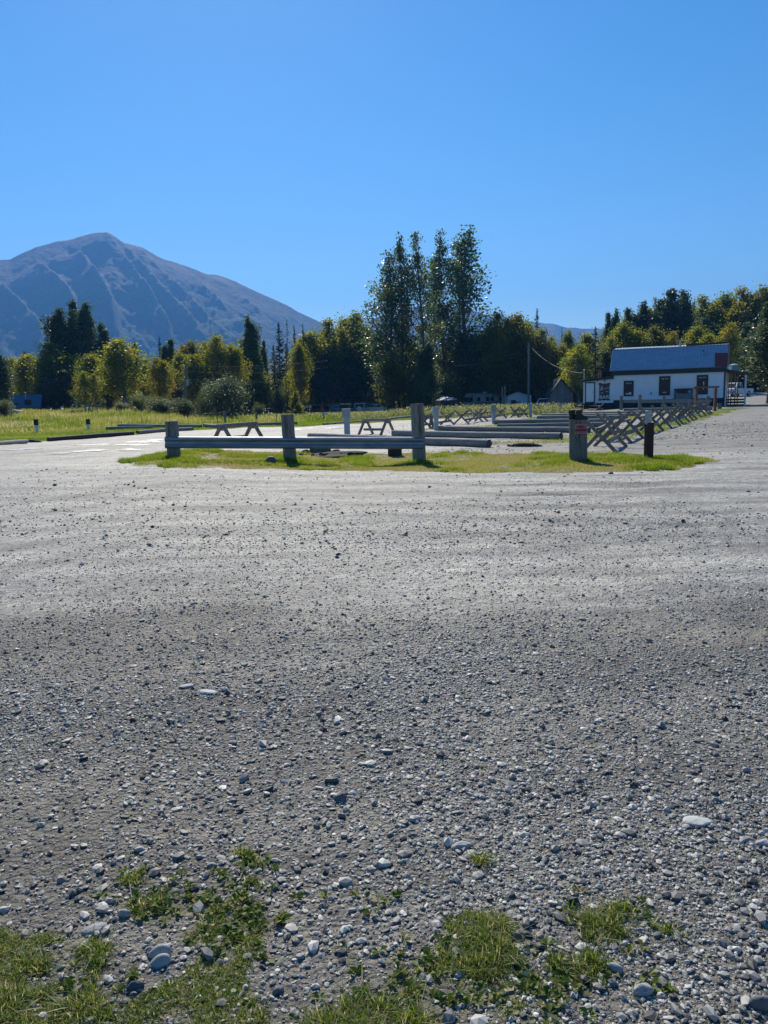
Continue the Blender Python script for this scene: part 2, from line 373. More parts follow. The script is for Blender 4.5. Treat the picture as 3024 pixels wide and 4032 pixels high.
for (a_, b_, w_, l_, s_) in [(2500, 2110, 2.2, .5, .45), (2900, 2150, 1.6, .4, .4), (2250, 2230, .8, .25, .35), (450, 2080, 1.5, .2, .5), (60, 2100, 1.6, .35, .3), (900, 2010, 3, .25, .3), (1400, 1990, 3.5, .25, .25), (1000, 2730, 1.2, .3, .3), (2200, 2820, 1.2, .4, .25), (1500, 3500, .5, .12, .8), (900, 3560, .35, .1, .6), (1250, 3650, .5, .15, .55), (2000, 3800, .5, .2, .5)]:
    q_ = _flat(a_, b_); damp = np.maximum(damp, s_ * np.exp(-((X - q_[0]) / w_) ** 2 * 2 - ((Y - q_[1]) / l_) ** 2 * 2) * (.2 + 1.4 * fbm(X, Y, 2.5, 9, 4)))
def dline(pts, w_, s_):
    global damp
    P = [_flat(a, b)[:2] for a, b in pts]; dm = np.full(X.shape, 99.)
    for i in range(len(P) - 1):
        a, b = P[i], P[i + 1]; d = b - a; t = np.clip(((X - a[0]) * d[0] + (Y - a[1]) * d[1]) / (d @ d), 0, 1)
        dm = np.minimum(dm, np.hypot(X - a[0] - t * d[0], Y - a[1] - t * d[1]))
    damp = np.maximum(damp, s_ * np.exp(-(dm / w_) ** 2) * (.25 + 1.2 * fbm(X, Y, 1.6, 19, 4)))
for off_, w_, s_ in ((0, .22, .42), (38, .2, .36), (95, .3, .34), (140, .25, .3), (215, .3, .26)):
    dline([(-200, 2030 + off_ * 1.3), (250, 1985 + off_), (700, 1930 + off_ * .8), (1300, 1905 + off_ * .8), (2000, 1912 + off_ * .9), (2600, 1900 + off_), (3200, 1870 + off_)], w_, s_ * 1.5)
dline([(2100, 2140), (2180, 2050), (2330, 1980), (2600, 1930)], .16, .4); dline([(2250, 2170), (2320, 2070), (2470, 2000), (2700, 1955)], .16, .35)
dline([(2870, 2160), (2860, 2060), (2900, 1990)], .1, .4); dline([(0, 1830), (300, 1800), (640, 1765), (1000, 1722), (1400, 1700)], .35, .4); dline([(0, 1800), (300, 1765), (640, 1735), (1000, 1705)], .3, .35); dline([(0, 1880), (250, 1850), (450, 1830)], .3, .35)
dline([(200, 2500), (900, 2420), (1500, 2480), (2200, 2600)], .5, .2); dline([(0, 2380), (700, 2300), (1300, 2330)], .4, .25)
damp = np.clip(damp, 0, 1); loose_g = loose(X, np.maximum(Y, .1)) * (Y > 0)
na, nr = len(angs), len(rad)
idx = np.arange(nr * na).reshape(nr, na)
Fq = np.stack([idx[:-1, :-1], idx[1:, :-1], idx[1:, 1:], idx[:-1, 1:]], -1).reshape(-1, 4)[:, ::-1]
V = np.stack([X, Y, Z], -1).reshape(-1, 3)
# centre cap
V = np.vstack([V, [[0, 0, 0]]])
m, nt, out = mat('gravel_ground'); L = nt.links.new
geo = N(nt, 'NewGeometry')
def nz(sc, det=5, rough=.6, vec=None):
    n = N(nt, 'TexNoise', Scale=sc, Detail=det, Roughness=rough); L(vec or geo.outputs['Position'], n.inputs['Vector']); return n
n_big = nz(.35, 4); n_mid = nz(2.2, 6); n_fine = nz(38, 4, .7)
mp = N(nt, 'Mapping'); mp.inputs['Scale'].default_value = (.18, 1.1, 1); mp.inputs['Rotation'].default_value = (0, 0, R(8)); L(geo.outputs['Position'], mp.inputs[0])
n_track = nz(1.6, 6, .62, mp.outputs[0])
vo = N(nt, 'TexVoronoi', Scale=45); L(geo.outputs['Position'], vo.inputs['Vector'])
vo2 = N(nt, 'TexVoronoi', Scale=17); L(geo.outputs['Position'], vo2.inputs['Vector'])
dirt = ramp(nt, n_mid.outputs['Fac'], [(.25, (.26, .235, .195)), (.55, (.40, .37, .315)), (.8, (.53, .49, .42))])
peb = ramp(nt, vo.outputs['Color'], [(0, (.12, .12, .12)), (.5, (.36, .345, .31)), (1, (.72, .69, .62))])
peb2 = ramp(nt, vo2.outputs['Color'], [(0, (.12, .12, .12)), (.55, (.36, .345, .31)), (1, (.72, .69, .62))])
mixp = N(nt, 'MixRGB'); mixp.inputs[0].default_value = .45; L(peb.outputs[0], mixp.inputs[1]); L(peb2.outputs[0], mixp.inputs[2])
amt = ramp(nt, n_big.outputs['Fac'], [(.35, (.35, .35, .35)), (.6, (.95, .95, .95))])
mx1 = N(nt, 'MixRGB'); L(amt.outputs[0], mx1.inputs[0]); L(dirt.outputs[0], mx1.inputs[1]); L(mixp.outputs[0], mx1.inputs[2])
trk = ramp(nt, n_track.outputs['Fac'], [(.30, (.5, .5, .51)), (.5, (1.0, 1.0, .99)), (.72, (1.45, 1.42, 1.34))])
mx2 = N(nt, 'MixRGB', blend_type='MULTIPLY'); mx2.inputs[0].default_value = 1; L(mx1.outputs[0], mx2.inputs[1]); L(trk.outputs[0], mx2.inputs[2])
mot = ramp(nt, nz(5.5, 6, .7).outputs['Fac'], [(.32, (.68, .68, .69)), (.5, (1, 1, 1)), (.7, (1.22, 1.21, 1.17))]); mm_ = N(nt, 'MixRGB', blend_type='MULTIPLY'); mm_.inputs[0].default_value = 1; L(mx2.outputs[0], mm_.inputs[1]); L(mot.outputs[0], mm_.inputs[2]); mx2 = mm_
al = N(nt, 'Attribute'); al.attribute_name = 'loose'; mxl = N(nt, 'MixRGB', blend_type='MULTIPLY'); L(al.outputs['Fac'], mxl.inputs[0]); L(mx2.outputs[0], mxl.inputs[1]); mxl.inputs[2].default_value = (.40, .38, .355, 1)
tt = ramp(nt, nz(9, 5).outputs['Fac'], [(.3, (.05, .06, .02)), (.55, (.11, .12, .04)), (.8, (.19, .165, .085))])
at = N(nt, 'Attribute'); at.attribute_name = 'turf'
mx3 = N(nt, 'MixRGB'); L(at.outputs['Fac'], mx3.inputs[0]); L(mxl.outputs[0], mx3.inputs[1]); L(tt.outputs[0], mx3.inputs[2])
ad = N(nt, 'Attribute'); ad.attribute_name = 'damp'; mx4 = N(nt, 'MixRGB', blend_type='MULTIPLY'); L(ad.outputs['Fac'], mx4.inputs[0]); L(mx3.outputs[0], mx4.inputs[1]); mx4.inputs[2].default_value = (.22, .21, .2, 1)
b = N(nt, 'BsdfPrincipled', Roughness=.72); b.inputs['Specular IOR Level'].default_value = .42; L(mx4.outputs[0], b.inputs['Base Color'])
h1 = N(nt, 'Math', operation='MULTIPLY'); L(n_fine.outputs['Fac'], h1.inputs[0]); h1.inputs[1].default_value = .9
h2 = N(nt, 'Math', operation='MULTIPLY_ADD'); L(vo2.outputs['Distance'], h2.inputs[0]); h2.inputs[1].default_value = -.45; L(h1.outputs[0], h2.inputs[2])
h3 = N(nt, 'Math', operation='MULTIPLY_ADD'); L(vo.outputs['Distance'], h3.inputs[0]); h3.inputs[1].default_value = -.5; L(h2.outputs[0], h3.inputs[2])
h4 = N(nt, 'Math', operation='MULTIPLY_ADD'); L(n_track.outputs['Fac'], h4.inputs[0]); h4.inputs[1].default_value = .6; L(h3.outputs[0], h4.inputs[2])
bp = N(nt, 'Bump', Strength=.75, Distance=.035); L(h4.outputs[0], bp.inputs['Height']); L(bp.outputs[0], b.inputs['Normal'])
L(b.outputs[0], out.inputs[0]); M['ground'] = m
ground = npmesh('ground', V, Fq, m, attr={'turf': np.append(turf.ravel(), 0), 'damp': np.append(damp.ravel(), 0), 'loose': np.append(loose_g.ravel(), 0)}, smooth=True)
tag(ground, 'grey gravel lot running into rough grass and forest floor', kind='structure')

# ------------------------------------------------------------------ loose pebbles
def pebbles(name, n, r0, r1, size, sig, label, sub=1, dens=None, seed=1, sink=.35, mats=None, maxs=.05):
    rg = np.random.default_rng(seed)
    a = np.radians(rg.uniform(-37, 37, n)); r = np.sqrt(rg.uniform(r0 ** 2, r1 ** 2, n))
    x = r * np.sin(a); y = r * np.cos(a)
    k = rg.uniform(0, 1, n) < np.clip(S(r, r0, r0 * 1.35), 0, 1) * (1 - S(r, r1 * .68, r1)); x, y = x[k], y[k]; n = len(x)
    if dens is not None:
        k = rg.uniform(0, 1, n) < dens(x, y); x, y = x[k], y[k]
    n = len(x)
    s = np.clip(size * np.exp(rg.normal(0, sig, n)), size * .35, maxs)
    if sub == 0:
        v = np.array([[1, 0, 0], [0, 1, 0], [-1, 0, 0], [0, -1, 0], [0, 0, 1], [0, 0, -1]], float)
        v[:4, 2] = [.1, -.1, .15, 0]
        f = np.array([[0, 1, 4], [1, 2, 4], [2, 3, 4], [3, 0, 4], [1, 0, 5], [2, 1, 5], [3, 2, 5], [0, 3, 5]])
    else: v, f = ico(1)
    sx = s * rg.uniform(.8, 1.5, n); sy = s * rg.uniform(.6, 1.1, n); sz = s * rg.uniform(.3, .7, n)
    P = v[None] * (1 + rg.normal(0, .13, (n, len(v), 1))) * np.stack([sx, sy, sz], -1)[:, None]
    th = rg.uniform(0, 2 * np.pi, n); ti = rg.normal(0, .25, n); c, sn = np.cos(ti)[:, None], np.sin(ti)[:, None]
    py_ = P[..., 1] * c - P[..., 2] * sn; pz = P[..., 1] * sn + P[..., 2] * c; px_ = P[..., 0]
    c, sn = np.cos(th)[:, None], np.sin(th)[:, None]
    qx = px_ * c - py_ * sn + x[:, None]; qy = px_ * sn + py_ * c + y[:, None]
    qz = pz + (G(x, y) + sz * (1 - sink * 1.2))[:, None] * 1.0
    Vv = np.stack([qx, qy, qz], -1).reshape(-1, 3)
    Ff = (f[None] + (np.arange(n) * len(v))[:, None, None]).reshape(-1, 3)
    tone = np.repeat(np.clip(rg.normal(.46, .2, n) - .12 * (s > size * 1.7), 0, 1), len(v))
    o = npmesh(name, Vv, Ff, mats, attr=tone); tag(o, label, 'gravel', kind='stuff'); return o
def peb_mat():
    m, nt, out = mat('pebble'); L = nt.links.new
    at = N(nt, 'Attribute'); at.attribute_name = 'tone'
    r = ramp(nt, at.outputs['Fac'], [(0, (.035, .038, .042)), (.25, (.15, .148, .142)), (.5, (.38, .365, .33)), (.75, (.54, .515, .465)), (1, (.68, .655, .60))])
    g_ = N(nt, 'NewGeometry'); n1 = N(nt, 'TexNoise', Scale=120, Detail=3); L(g_.outputs['Position'], n1.inputs['Vector'])
    h = N(nt, 'HueSaturation'); mr = N(nt, 'MapRange'); mr.inputs['To Min'].default_value = .75; mr.inputs['To Max'].default_value = 1.25
    L(n1.outputs['Fac'], mr.inputs[0]); L(mr.outputs[0], h.inputs['Value']); L(r.outputs[0], h.inputs['Color'])
    b = N(nt, 'BsdfPrincipled', Roughness=.6); b.inputs['Specular IOR Level'].default_value = .45
    L(h.outputs[0], b.inputs['Base Color']); L(b.outputs[0], out.inputs[0]); return m
M['peb'] = peb_mat()
def dfront(x, y):
    d = .4 + .7 * S(fbm(x, y, .55, 21, 4), .36, .6)
    d = d * (1 - .45 * zones(x, y)['front'])
    d = d * (.45 + .9 * S(x + (y - 3) * .1, -.4, .9))
    return d
def dmid(x, y): return (.2 + .9 * S(fbm(x * .55, y, .5, 22, 4), .42, .62)) * (.35 + .65 * loose(x, y))
def dfar(x, y):
    z = zones(x, y); t = z['island'] | z['lawn'] | z['row']
    return (.12 + .65 * S(fbm(x * .35, y, .35, 23, 4), .44, .66)) * (1 - .75 * S(y, 11, 16) * (1 - S(y, 19, 24))) * (1 - t)
pebbles('small_gravel', 190000, 1.1, 6.0, .0034, .42, 'fine grey gravel strewn over the near ground', 0, dfront, 1, mats=M['peb'], maxs=.014)
pebbles('gravel', 105000, 1.1, 6.5, .0058, .48, 'rounded and broken grey pebbles on the near ground', 1, dfront, 2, mats=M['peb'], maxs=.024)
pebbles('gravel', 210000, 3.4, 12.5, .0054, .46, 'grey gravel across the middle of the lot', 0, dmid, 3, mats=M['peb'], maxs=.03)
pebbles('gravel', 50000, 7.5, 22.0, .0105, .45, 'coarse grey gravel along the far side of the lot', 0, dfar, 4, mats=M['peb'], maxs=.05)
pebbles('gravel', 60000, 17.0, 60.0, .022, .35, 'broken stone surface between the log rows', 0, lambda x, y: dfar(x, y) * (x > 0) * (.5 + .5 * S(x, 1, 3)), 5, mats=M['peb'], maxs=.08)

# ------------------------------------------------------------------ grass
def blades(name, x, y, h, wdt, tone, lean=.5, label='', mats=None, zoff=0, seg=2, seed=1, curl=.5, cat='grass'):
    rg = np.random.default_rng(seed); n = len(x); z = G(x, y) + zoff - .004
    th = rg.uniform(0, 2 * np.pi, n); ph = th + rg.normal(0, 1.2, n)
    dx, dy = np.cos(th), np.sin(th); wx, wy = -np.sin(ph), np.cos(ph)
    ln = np.abs(rg.normal(0, lean, n)); rows = []
    ts = [0, .55, 1.0] if seg == 2 else [0, 1.0]
    for t in ts:
        off = h * ln * t ** 1.6; hz = h * t * (1 - .5 * curl * np.minimum(ln, 1) * t)
        wd = wdt * (1 - t ** 1.5) + (0 if t < 1 else 0)
        if t < 1: rows.append(np.stack([x + dx * off - wx * wd, y + dy * off - wy * wd, z + hz], -1)); rows.append(np.stack([x + dx * off + wx * wd, y + dy * off + wy * wd, z + hz], -1))
        else: rows.append(np.stack([x + dx * off, y + dy * off, z + hz], -1))
    Vv = np.stack(rows, 1).reshape(-1, 3); k = len(rows)
    base = (np.arange(n) * k)[:, None, None]
    if seg == 2: f = np.array([[0, 1, 2], [1, 3, 2], [2, 3, 4]])
    else: f = np.array([[0, 1, 2]])
    Ff = (f[None] + base).reshape(-1, 3)
    o = npmesh(name, Vv, Ff, mats, attr=np.repeat(tone, k)); tag(o, label, cat, kind='stuff'); return o
M['grass_near'] = leaf_mat('grass_blades', [(.045, .085, .014), (.085, .14, .022), (.15, .19, .035), (.27, .25, .09), (.55, .48, .30)], .45, 0)
M['grass_lawn'] = leaf_mat('lawn_grass', [(.09, .145, .02), (.13, .18, .03), (.175, .20, .045), (.25, .25, .075), (.26, .215, .12)], .55, 0)
M['grass_tall'] = leaf_mat('meadow_grass', [(.06, .10, .02), (.12, .17, .03), (.20, .22, .05), (.27, .25, .085), (.36, .32, .16)], .5, 0)
def scatter(n, x0, x1, y0, y1, test, seed):
    rg = np.random.default_rng(seed); x = rg.uniform(x0, x1, n); y = rg.uniform(y0, y1, n); k = test(x, y); return x[k], y[k], rg
# front clumps
def tufts(px_, py_, rg, per, spread):
    n = len(px_); k = rg.integers(per[0], per[1], n); x = np.repeat(px_, k); y = np.repeat(py_, k)
    return x + rg.normal(0, spread, len(x)), y + rg.normal(0, spread, len(y)), k
cx, cy, rg = scatter(120000, -1.6, 1.7, 1.45, 3.7, lambda x, y: zones(x, y)['front'] & (fbm(x, y, 14, 88, 3) + .7 * (fbm(x, y, 3, 87, 2) - .5) + rng.uniform(-.1, .1, len(x)) > .51), 31)
cx, cy = cx[:21000], cy[:21000]
x, y, k = tufts(cx, cy, rg, (6, 16), .012)
h = np.repeat(rg.uniform(.010, .032, len(cx)) * (.6 + .9 * S(fbm(cx, cy, 4, 66, 2), .4, .7)), k) * rg.uniform(.6, 1.3, len(x))
tone = np.clip(np.repeat(rg.beta(1.6, 2.4, len(cx)), k) * .8 + rg.normal(0, .12, len(x)), 0, 1)
tone = np.where(rg.uniform(0, 1, len(x)) < .22, rg.uniform(.7, 1, len(x)), tone)
blades('grass', x, y, h, rg.uniform(.0010, .0034, len(x)), tone, 1.25, 'short ragged grass growing through the gravel at the near edge', M['grass_near'], seed=5)
# sparse dead stalks
sx, sy, rg = scatter(5000, -1.8, 1.9, 1.5, 3.9, lambda x, y: (fbm(x, y, 2, 98, 3) > .5), 32)
blades('dry_grass', sx[:700], sy[:700], rg.uniform(.02, .06, 700), rg.uniform(.0008, .0016, 700), rg.uniform(.6, 1, 700), 1.6, 'scattered dry straw among the near pebbles', M['grass_near'], seed=6)
# flat broad-leaved weeds
wl = []
for (a_, b_, n_, sp_) in [(860, 3590, 26, .09), (1010, 3640, 22, .07), (900, 3700, 22, .10), (660, 3560, 20, .08), (560, 3590, 8, .05), (985, 3395, 5, .03), (1010, 3500, 5, .04), (540, 3460, 6, .04), (850, 3450, 4, .04), (1480, 3560, 6, .06), (1900, 3900, 34, .16), (1600, 3880, 20, .12), (2150, 3900, 12, .1), (2350, 3610, 10, .09), (2300, 3860, 10, .1), (500, 3900, 5, .05), (250, 3850, 14, .12), (2630, 3900, 5, .04)]:
    q_ = _flat(a_, b_)
    for k_ in range(n_): wl.append((q_[0] + rng.normal(0, sp_), q_[1] + rng.normal(0, sp_ * .7)))
wl = np.repeat(np.array(wl), 7, 0); n_ = len(wl); th = rng.uniform(0, 6.28, n_); ln = rng.uniform(.012, .034, n_); wd_ = ln * rng.uniform(.22, .38, n_); up_ = rng.uniform(.05, .7, n_) * ln; zb_ = G(wl[:, 0], wl[:, 1]) + .004
dx_, dy_ = np.cos(th), np.sin(th); mk_ = lambda f, s_, z_: np.stack([wl[:, 0] + dx_ * ln * f - dy_ * wd_ * s_, wl[:, 1] + dy_ * ln * f + dx_ * wd_ * s_, zb_ + up_ * z_], -1)
Vw = np.stack([mk_(.05, 0, 0), mk_(.6, 1, .9), mk_(1.1, 0, .7), mk_(.6, -1, .9)], 1).reshape(-1, 3)
tag(npmesh('weeds', Vw, np.arange(len(Vw)).reshape(-1, 4), M['grass_near'], attr=np.repeat(np.clip(rng.beta(1.6, 2.2, n_), 0, 1), 4)), 'flat broad-leaved weeds among the near pebbles', 'weeds', kind='stuff')
# island
x, y, rg = scatter(800000, -9, 10, 16, 25, lambda x, y: zones(x, y)['island'] & ((fbm(x, y, 1.3, 77, 3) + rng.uniform(-.2, .2, len(x))) > .43), 33)
P3 = [gp(674, 1792), gp(1138, 1822), gp(1660, 1830), gp(2278, 1816), gp(2552, 1810), gp(2650, 1812)]
lush = np.zeros(len(x))
for q in P3: lush = np.maximum(lush, np.exp(-(((x - q[0]) / .75) ** 2 + ((y - q[1]) / .5) ** 2)))
lush = np.maximum(lush, .75 * S(fbm(x, y, .9, 12, 3), .5, .7))
h = (.035 + .12 * lush) * rg.uniform(.5, 1.3, len(x))
tone = np.clip(.86 - .75 * lush + .5 * (fbm(x, y, 2.2, 18, 3) - .5) + rg.normal(0, .14, len(x)), 0, 1)
blades('grass', x, y, h, rg.uniform(.005, .011, len(x)), tone, .6, 'bright green grass on the strip under the guardrail', M['grass_lawn'], seed=7, seg=1)
# lawn behind
x, y, rg = scatter(900000, -30, 24, 24, 90, lambda x, y: zones(x, y)['lawn'] & (rng.uniform(0, 1, len(x)) < np.clip(38 / y, 0, 1)), 34)
h = rg.uniform(.03, .10, len(x)) * (.7 + y / 80); tone = np.clip(fbm(x, y, .25, 13, 4) * 1.3 - .25 + rg.normal(0, .1, len(x)), 0, 1)
blades('grass', x, y, h, rg.uniform(.01, .022, len(x)) * (y / 40), tone, .7, 'mown bright grass verge between the lot and the meadow', M['grass_lawn'], seed=8, seg=1)
x, y, rg = scatter(200000, -2, 30, 25, 66, lambda x, y: (zones(x, y)['row'] | zones(x, y)['lot']), 35)
h = rg.uniform(.03, .12, len(x)); tone = np.clip(fbm(x, y, .5, 14, 4) * 1.4 - .3 + rg.normal(0, .1, len(x)), 0, 1)
blades('grass', x, y, h, rg.uniform(.008, .018, len(x)), tone, .7, 'patchy grass between the logs and under the crossed-leg fence row', M['grass_lawn'], seed=9, seg=1)
# tall meadow, blades grow in clumps
x, y, rg = scatter(300000, -60, 34, 30, 120, lambda x, y: zones(x, y)['tall'] & (rng.uniform(0, 1, len(x)) < (.35 + .9 * S(fbm(x, y, .5, 55, 3), .35, .6))), 36)
hh = .12 + .42 * S(fbm(x, y, .35, 56, 3), .3, .7) ; hh = hh * (.6 + .5 * S(y, 38, 60)) * np.where(x / y > .05, .85 + .5 * S(x / y, .05, .2), 1)
h = hh * rg.uniform(.5, 1.25, len(x))
tone = np.clip(.02 + fbm(x, y, .22, 57, 4) * 1.7 - .45 + rg.normal(0, .16, len(x)) + .15 * S(-x / y, .1, .3), 0, 1)
blades('meadow_grass', x, y, h, rg.uniform(.012, .03, len(x)) * (y / 55), tone, .45, 'tall tan and green meadow grass in front of the tree line', M['grass_tall'], seed=10, seg=2)
# puddles along the track at left
def puddle(pts, label):
    g0 = [gp(a, b) for a, b in pts]; xs = [p[0] for p in g0]; ys = [p[1] for p in g0]; rg = np.random.default_rng(int(pts[0][0] * 3 + pts[0][1])); mb = MB(); n = 0
    for q in range(900):
        cx, cy = rg.uniform(min(xs), max(xs)), rg.uniform(min(ys), max(ys))
        if not inpoly(np.array([cx]), np.array([cy]), [p[:2] for p in g0])[0]: continue
        a = rg.uniform(.1, .42); b_ = a * rg.uniform(.5, .9); k = 14; z = g(cx, cy) + .012 + .0004 * n
        mb.add([(cx + a * math.cos(2 * math.pi * i / k) * rg.uniform(.65, 1.2), cy + b_ * math.sin(2 * math.pi * i / k) * rg.uniform(.65, 1.2), z) for i in range(k)], [tuple(range(k))]); n += 1
        if n > 15: break
    if n: o = mb.build('puddle', M['puddle']); tag(o, label, kind='structure')
m, nt, out = mat('wet_mud_water'); L = nt.links.new
geo = N(nt, 'NewGeometry'); n1 = N(nt, 'TexNoise', Scale=9, Detail=5); L(geo.outputs['Position'], n1.inputs['Vector'])
b = N(nt, 'BsdfPrincipled', Roughness=.4); b.inputs['Base Color'].default_value = (.2, .19, .17, 1); b.inputs['Specular IOR Level'].default_value = 1.0
bp = N(nt, 'Bump', Strength=.5, Distance=.03); L(n1.outputs['Fac'], bp.inputs['Height']); L(bp.outputs[0], b.inputs['Normal']); L(b.outputs[0], out.inputs[0]); M['puddle'] = m
puddle([(0, 1772), (120, 1766), (260, 1762), (255, 1765), (120, 1771), (0, 1777)], 'thin wet streak on the track at the left edge')
puddle([(280, 1752), (420, 1748), (415, 1752), (285, 1755)], 'short wet streak behind the first log')
puddle([(195, 1789), (300, 1778), (420, 1768), (530, 1768), (530, 1773), (400, 1778), (300, 1786), (210, 1792)], 'widest shiny wet patch on the track')
puddle([(505, 1741), (640, 1728), (645, 1732), (600, 1742), (520, 1745)], 'shiny wet patch left of the first guardrail post')
puddle([(470, 1751), (560, 1749), (555, 1753), (475, 1755)], 'small wet patch below the shiny one')
puddle([(1160, 1689), (1245, 1684), (1245, 1688), (1165, 1693)], 'wet patch on the far track behind the middle post')
puddle([(1265, 1688), (1350, 1681), (1350, 1686), (1270, 1691)], 'wet patch on the far track beside the first pedestal')
# ------------------------------------------------------------------ guardrail
D = 20.3
def onray(px, py, Y): return pt(px, py, Y)
def log_mesh(L, r0, r1, seed, n=14):
    rg = random.Random(seed); k = 14; mb = MB(); pts = []; rr = []
    for i in range(k):
        t = i / (k - 1); pts.append((L * (t - .5), .025 * math.sin(3 * t + seed), .012 * math.sin(5 * t + seed))); rr.append((r0 + (r1 - r0) * t) * (1 + rg.uniform(-.035, .035)))
    mb.tube(pts, rr, n, 0, True, 1, jit=.05, seed=seed); return mb
def wbeam(L):
    prof = [(-.155, .0), (-.150, .030), (-.118, .075), (-.080, .080), (-.045, .062), (-.02, .045), (.02, .045), (.045, .062), (.080, .080), (.118, .075), (.150, .030), (.155, 0)]
    vs = []; n = len(prof); K = 24; mb = MB()
    for i in range(K + 1):
        for (z, d) in prof: vs.append((L * i / K, -d, z))
    for i in range(K + 1):
        for (z, d) in prof: vs.append((L * i / K, -d + .006, z))
    o = (K + 1) * n; fs = []
    for i in range(K):
        for j in range(n - 1):
            a = i * n + j; fs.append((a, a + n, a + n + 1, a + 1)); a += o; fs.append((a, a + 1, a + n + 1, a + n))
        for j in (0, n - 1): a = i * n + j; fs.append((a, a + n, a + n + o, a + o))
    for i in (0, K):
        for j in range(n - 1): a = i * n + j; fs.append((a, a + 1, a + 1 + o, a + o))
    mb.add(vs, fs, 0, False); return mb
def round_post(r, h, seed, n=18, name='post', parent=None, loc=None, m=None, taper=.96, tilt=0):
    mb = MB(); k = 7
    mb.tube([(tilt * h * i / (k - 1), 0, -.15 + (h + .15) * i / (k - 1)) for i in range(k)], [r * (1 - (1 - taper) * i / (k - 1)) for i in range(k)], n, 0, True, 1, jit=.035, seed=seed)
    # checks (drying cracks) as thin dark grooves standing just off the face
    rg = random.Random(seed)
    for q in range(2):
        a = rg.uniform(-2.2, -.9); z0 = rg.uniform(.3, .5) * h; z1 = h - .02
        pts = []
        for i in range(9):
            z = z0 + (z1 - z0) * i / 8; aa = a + .06 * math.sin(i * 1.7 + q); rr = r * (1 - (1 - taper) * z / h) * 1.0
            pts.append((math.cos(aa) * rr + tilt * z, math.sin(aa) * rr, z))
        mb.tube(pts, [.001] + [.007] * 7 + [.009], 4, 2, False)
    return mb.build(name, [m or M['woodz'], M['woodend'], M['soil']], parent, loc)
gl = [onray(674, 1742, D), onray(1138, 1744, D), onray(1655, 1745, D)]
base0 = gp(1138, 1822); g0 = thing('guardrail', 'steel W-beam guardrail bolted across three thick round wooden posts on the grass strip', 'guardrail', (gl[1][0], D, g(gl[1][0], D)))
ox, oy, oz = g0.location
for i, (pxc, wpx, pytop) in enumerate([(674, 54, 1659), (1136, 54, 1632), (1652, 54, 1589)]):
    c = onray(pxc, 1742, D); top = onray(pxc, pytop, D)[2]; gz = g(c[0], D + .12)
    o = round_post(.178, top - gz, 3 + i, 20, 'post', g0, (c[0] - ox, .22, gz - oz), tilt=-.022)
    o['label'] = ['shortest wooden post, at the left end of the rail', 'middle wooden post of the rail', 'tallest wooden post, hollow topped, at the right end of the rail'][i]
a = onray(648, 1743, D - .06); b_ = onray(1667, 1746, D - .06); Lr = math.dist(a, b_)
bm_ = wbeam(Lr).build('beam', M['galv'], g0, (a[0] - ox, 0.02, a[2] - oz)); bm_.rotation_euler = (0, -math.asin((b_[2] - a[2]) / Lr), 0)
for i, c in enumerate(gl):
    mb = MB(); mb.tube([(0, -.055, 0), (0, -.035, 0)], .024, 8); mb.tube([(.05, -.055, .02), (.05, -.04, .02)], .014, 8)
    mb.build('bolt', M['black'], g0, (c[0] - ox, .02 + .03, c[2] - oz))
mb = MB(); mb.box((0, 0, 0), (.03, .004, .015)); mb.build('reflector', M['white'], g0, (onray(887, 1742, D)[0] - ox, -.012 + .0, onray(887, 1742, D)[2] - oz))
# rusty stain patch is part of the steel material

# no-parking post
c = gp(2277, 1818); t0 = thing('bollard_post', 'thick round weathered wooden post with a NO PARKING sign, boots standing on top', 'post', c)
hp = onray(2277, 1652, c[1])[2] - c[2]; o = round_post(.228, hp, 9, 24, 'post', t0, (0, 0, 0), taper=.985, tilt=-.02)
pk = plain('faded_pink_sign', (.55, .16, .14), .6, vary=.2, scale=9); dk = plain('sign_lettering', (.05, .02, .03), .6)
bx = onray(2287, 1688, c[1] - .235)
sg = MB(); sg.box((0, 0, 0), (.315, .006, .245), bev=.002)
so_ = sg.build('sign', pk, t0, (bx[0] - c[0], -.236, bx[2] - c[2]))
mb = MB()
for (cx_, cz, w_, h_) in ((0, .112, .29, .006), (0, -.112, .29, .006), (-.146, 0, .006, .226), (.146, 0, .006, .226)): mb.box((cx_, -.0045, cz), (w_, .003, h_))
mb.build('border', plain('sign_border', (.75, .45, .42), .6), so_)
R90 = Matrix.Rotation(R(90), 4, 'X')
text_mesh('lettering', 'NO', .085, dk, so_, Matrix.Translation((0, -.006, .045)) @ R90, .002, bold=.004, spacing=1.1)
text_mesh('lettering', 'PARKING', .068, dk, so_, Matrix.Translation((0, -.006, -.04)) @ R90, .002, bold=.004, spacing=1.05)
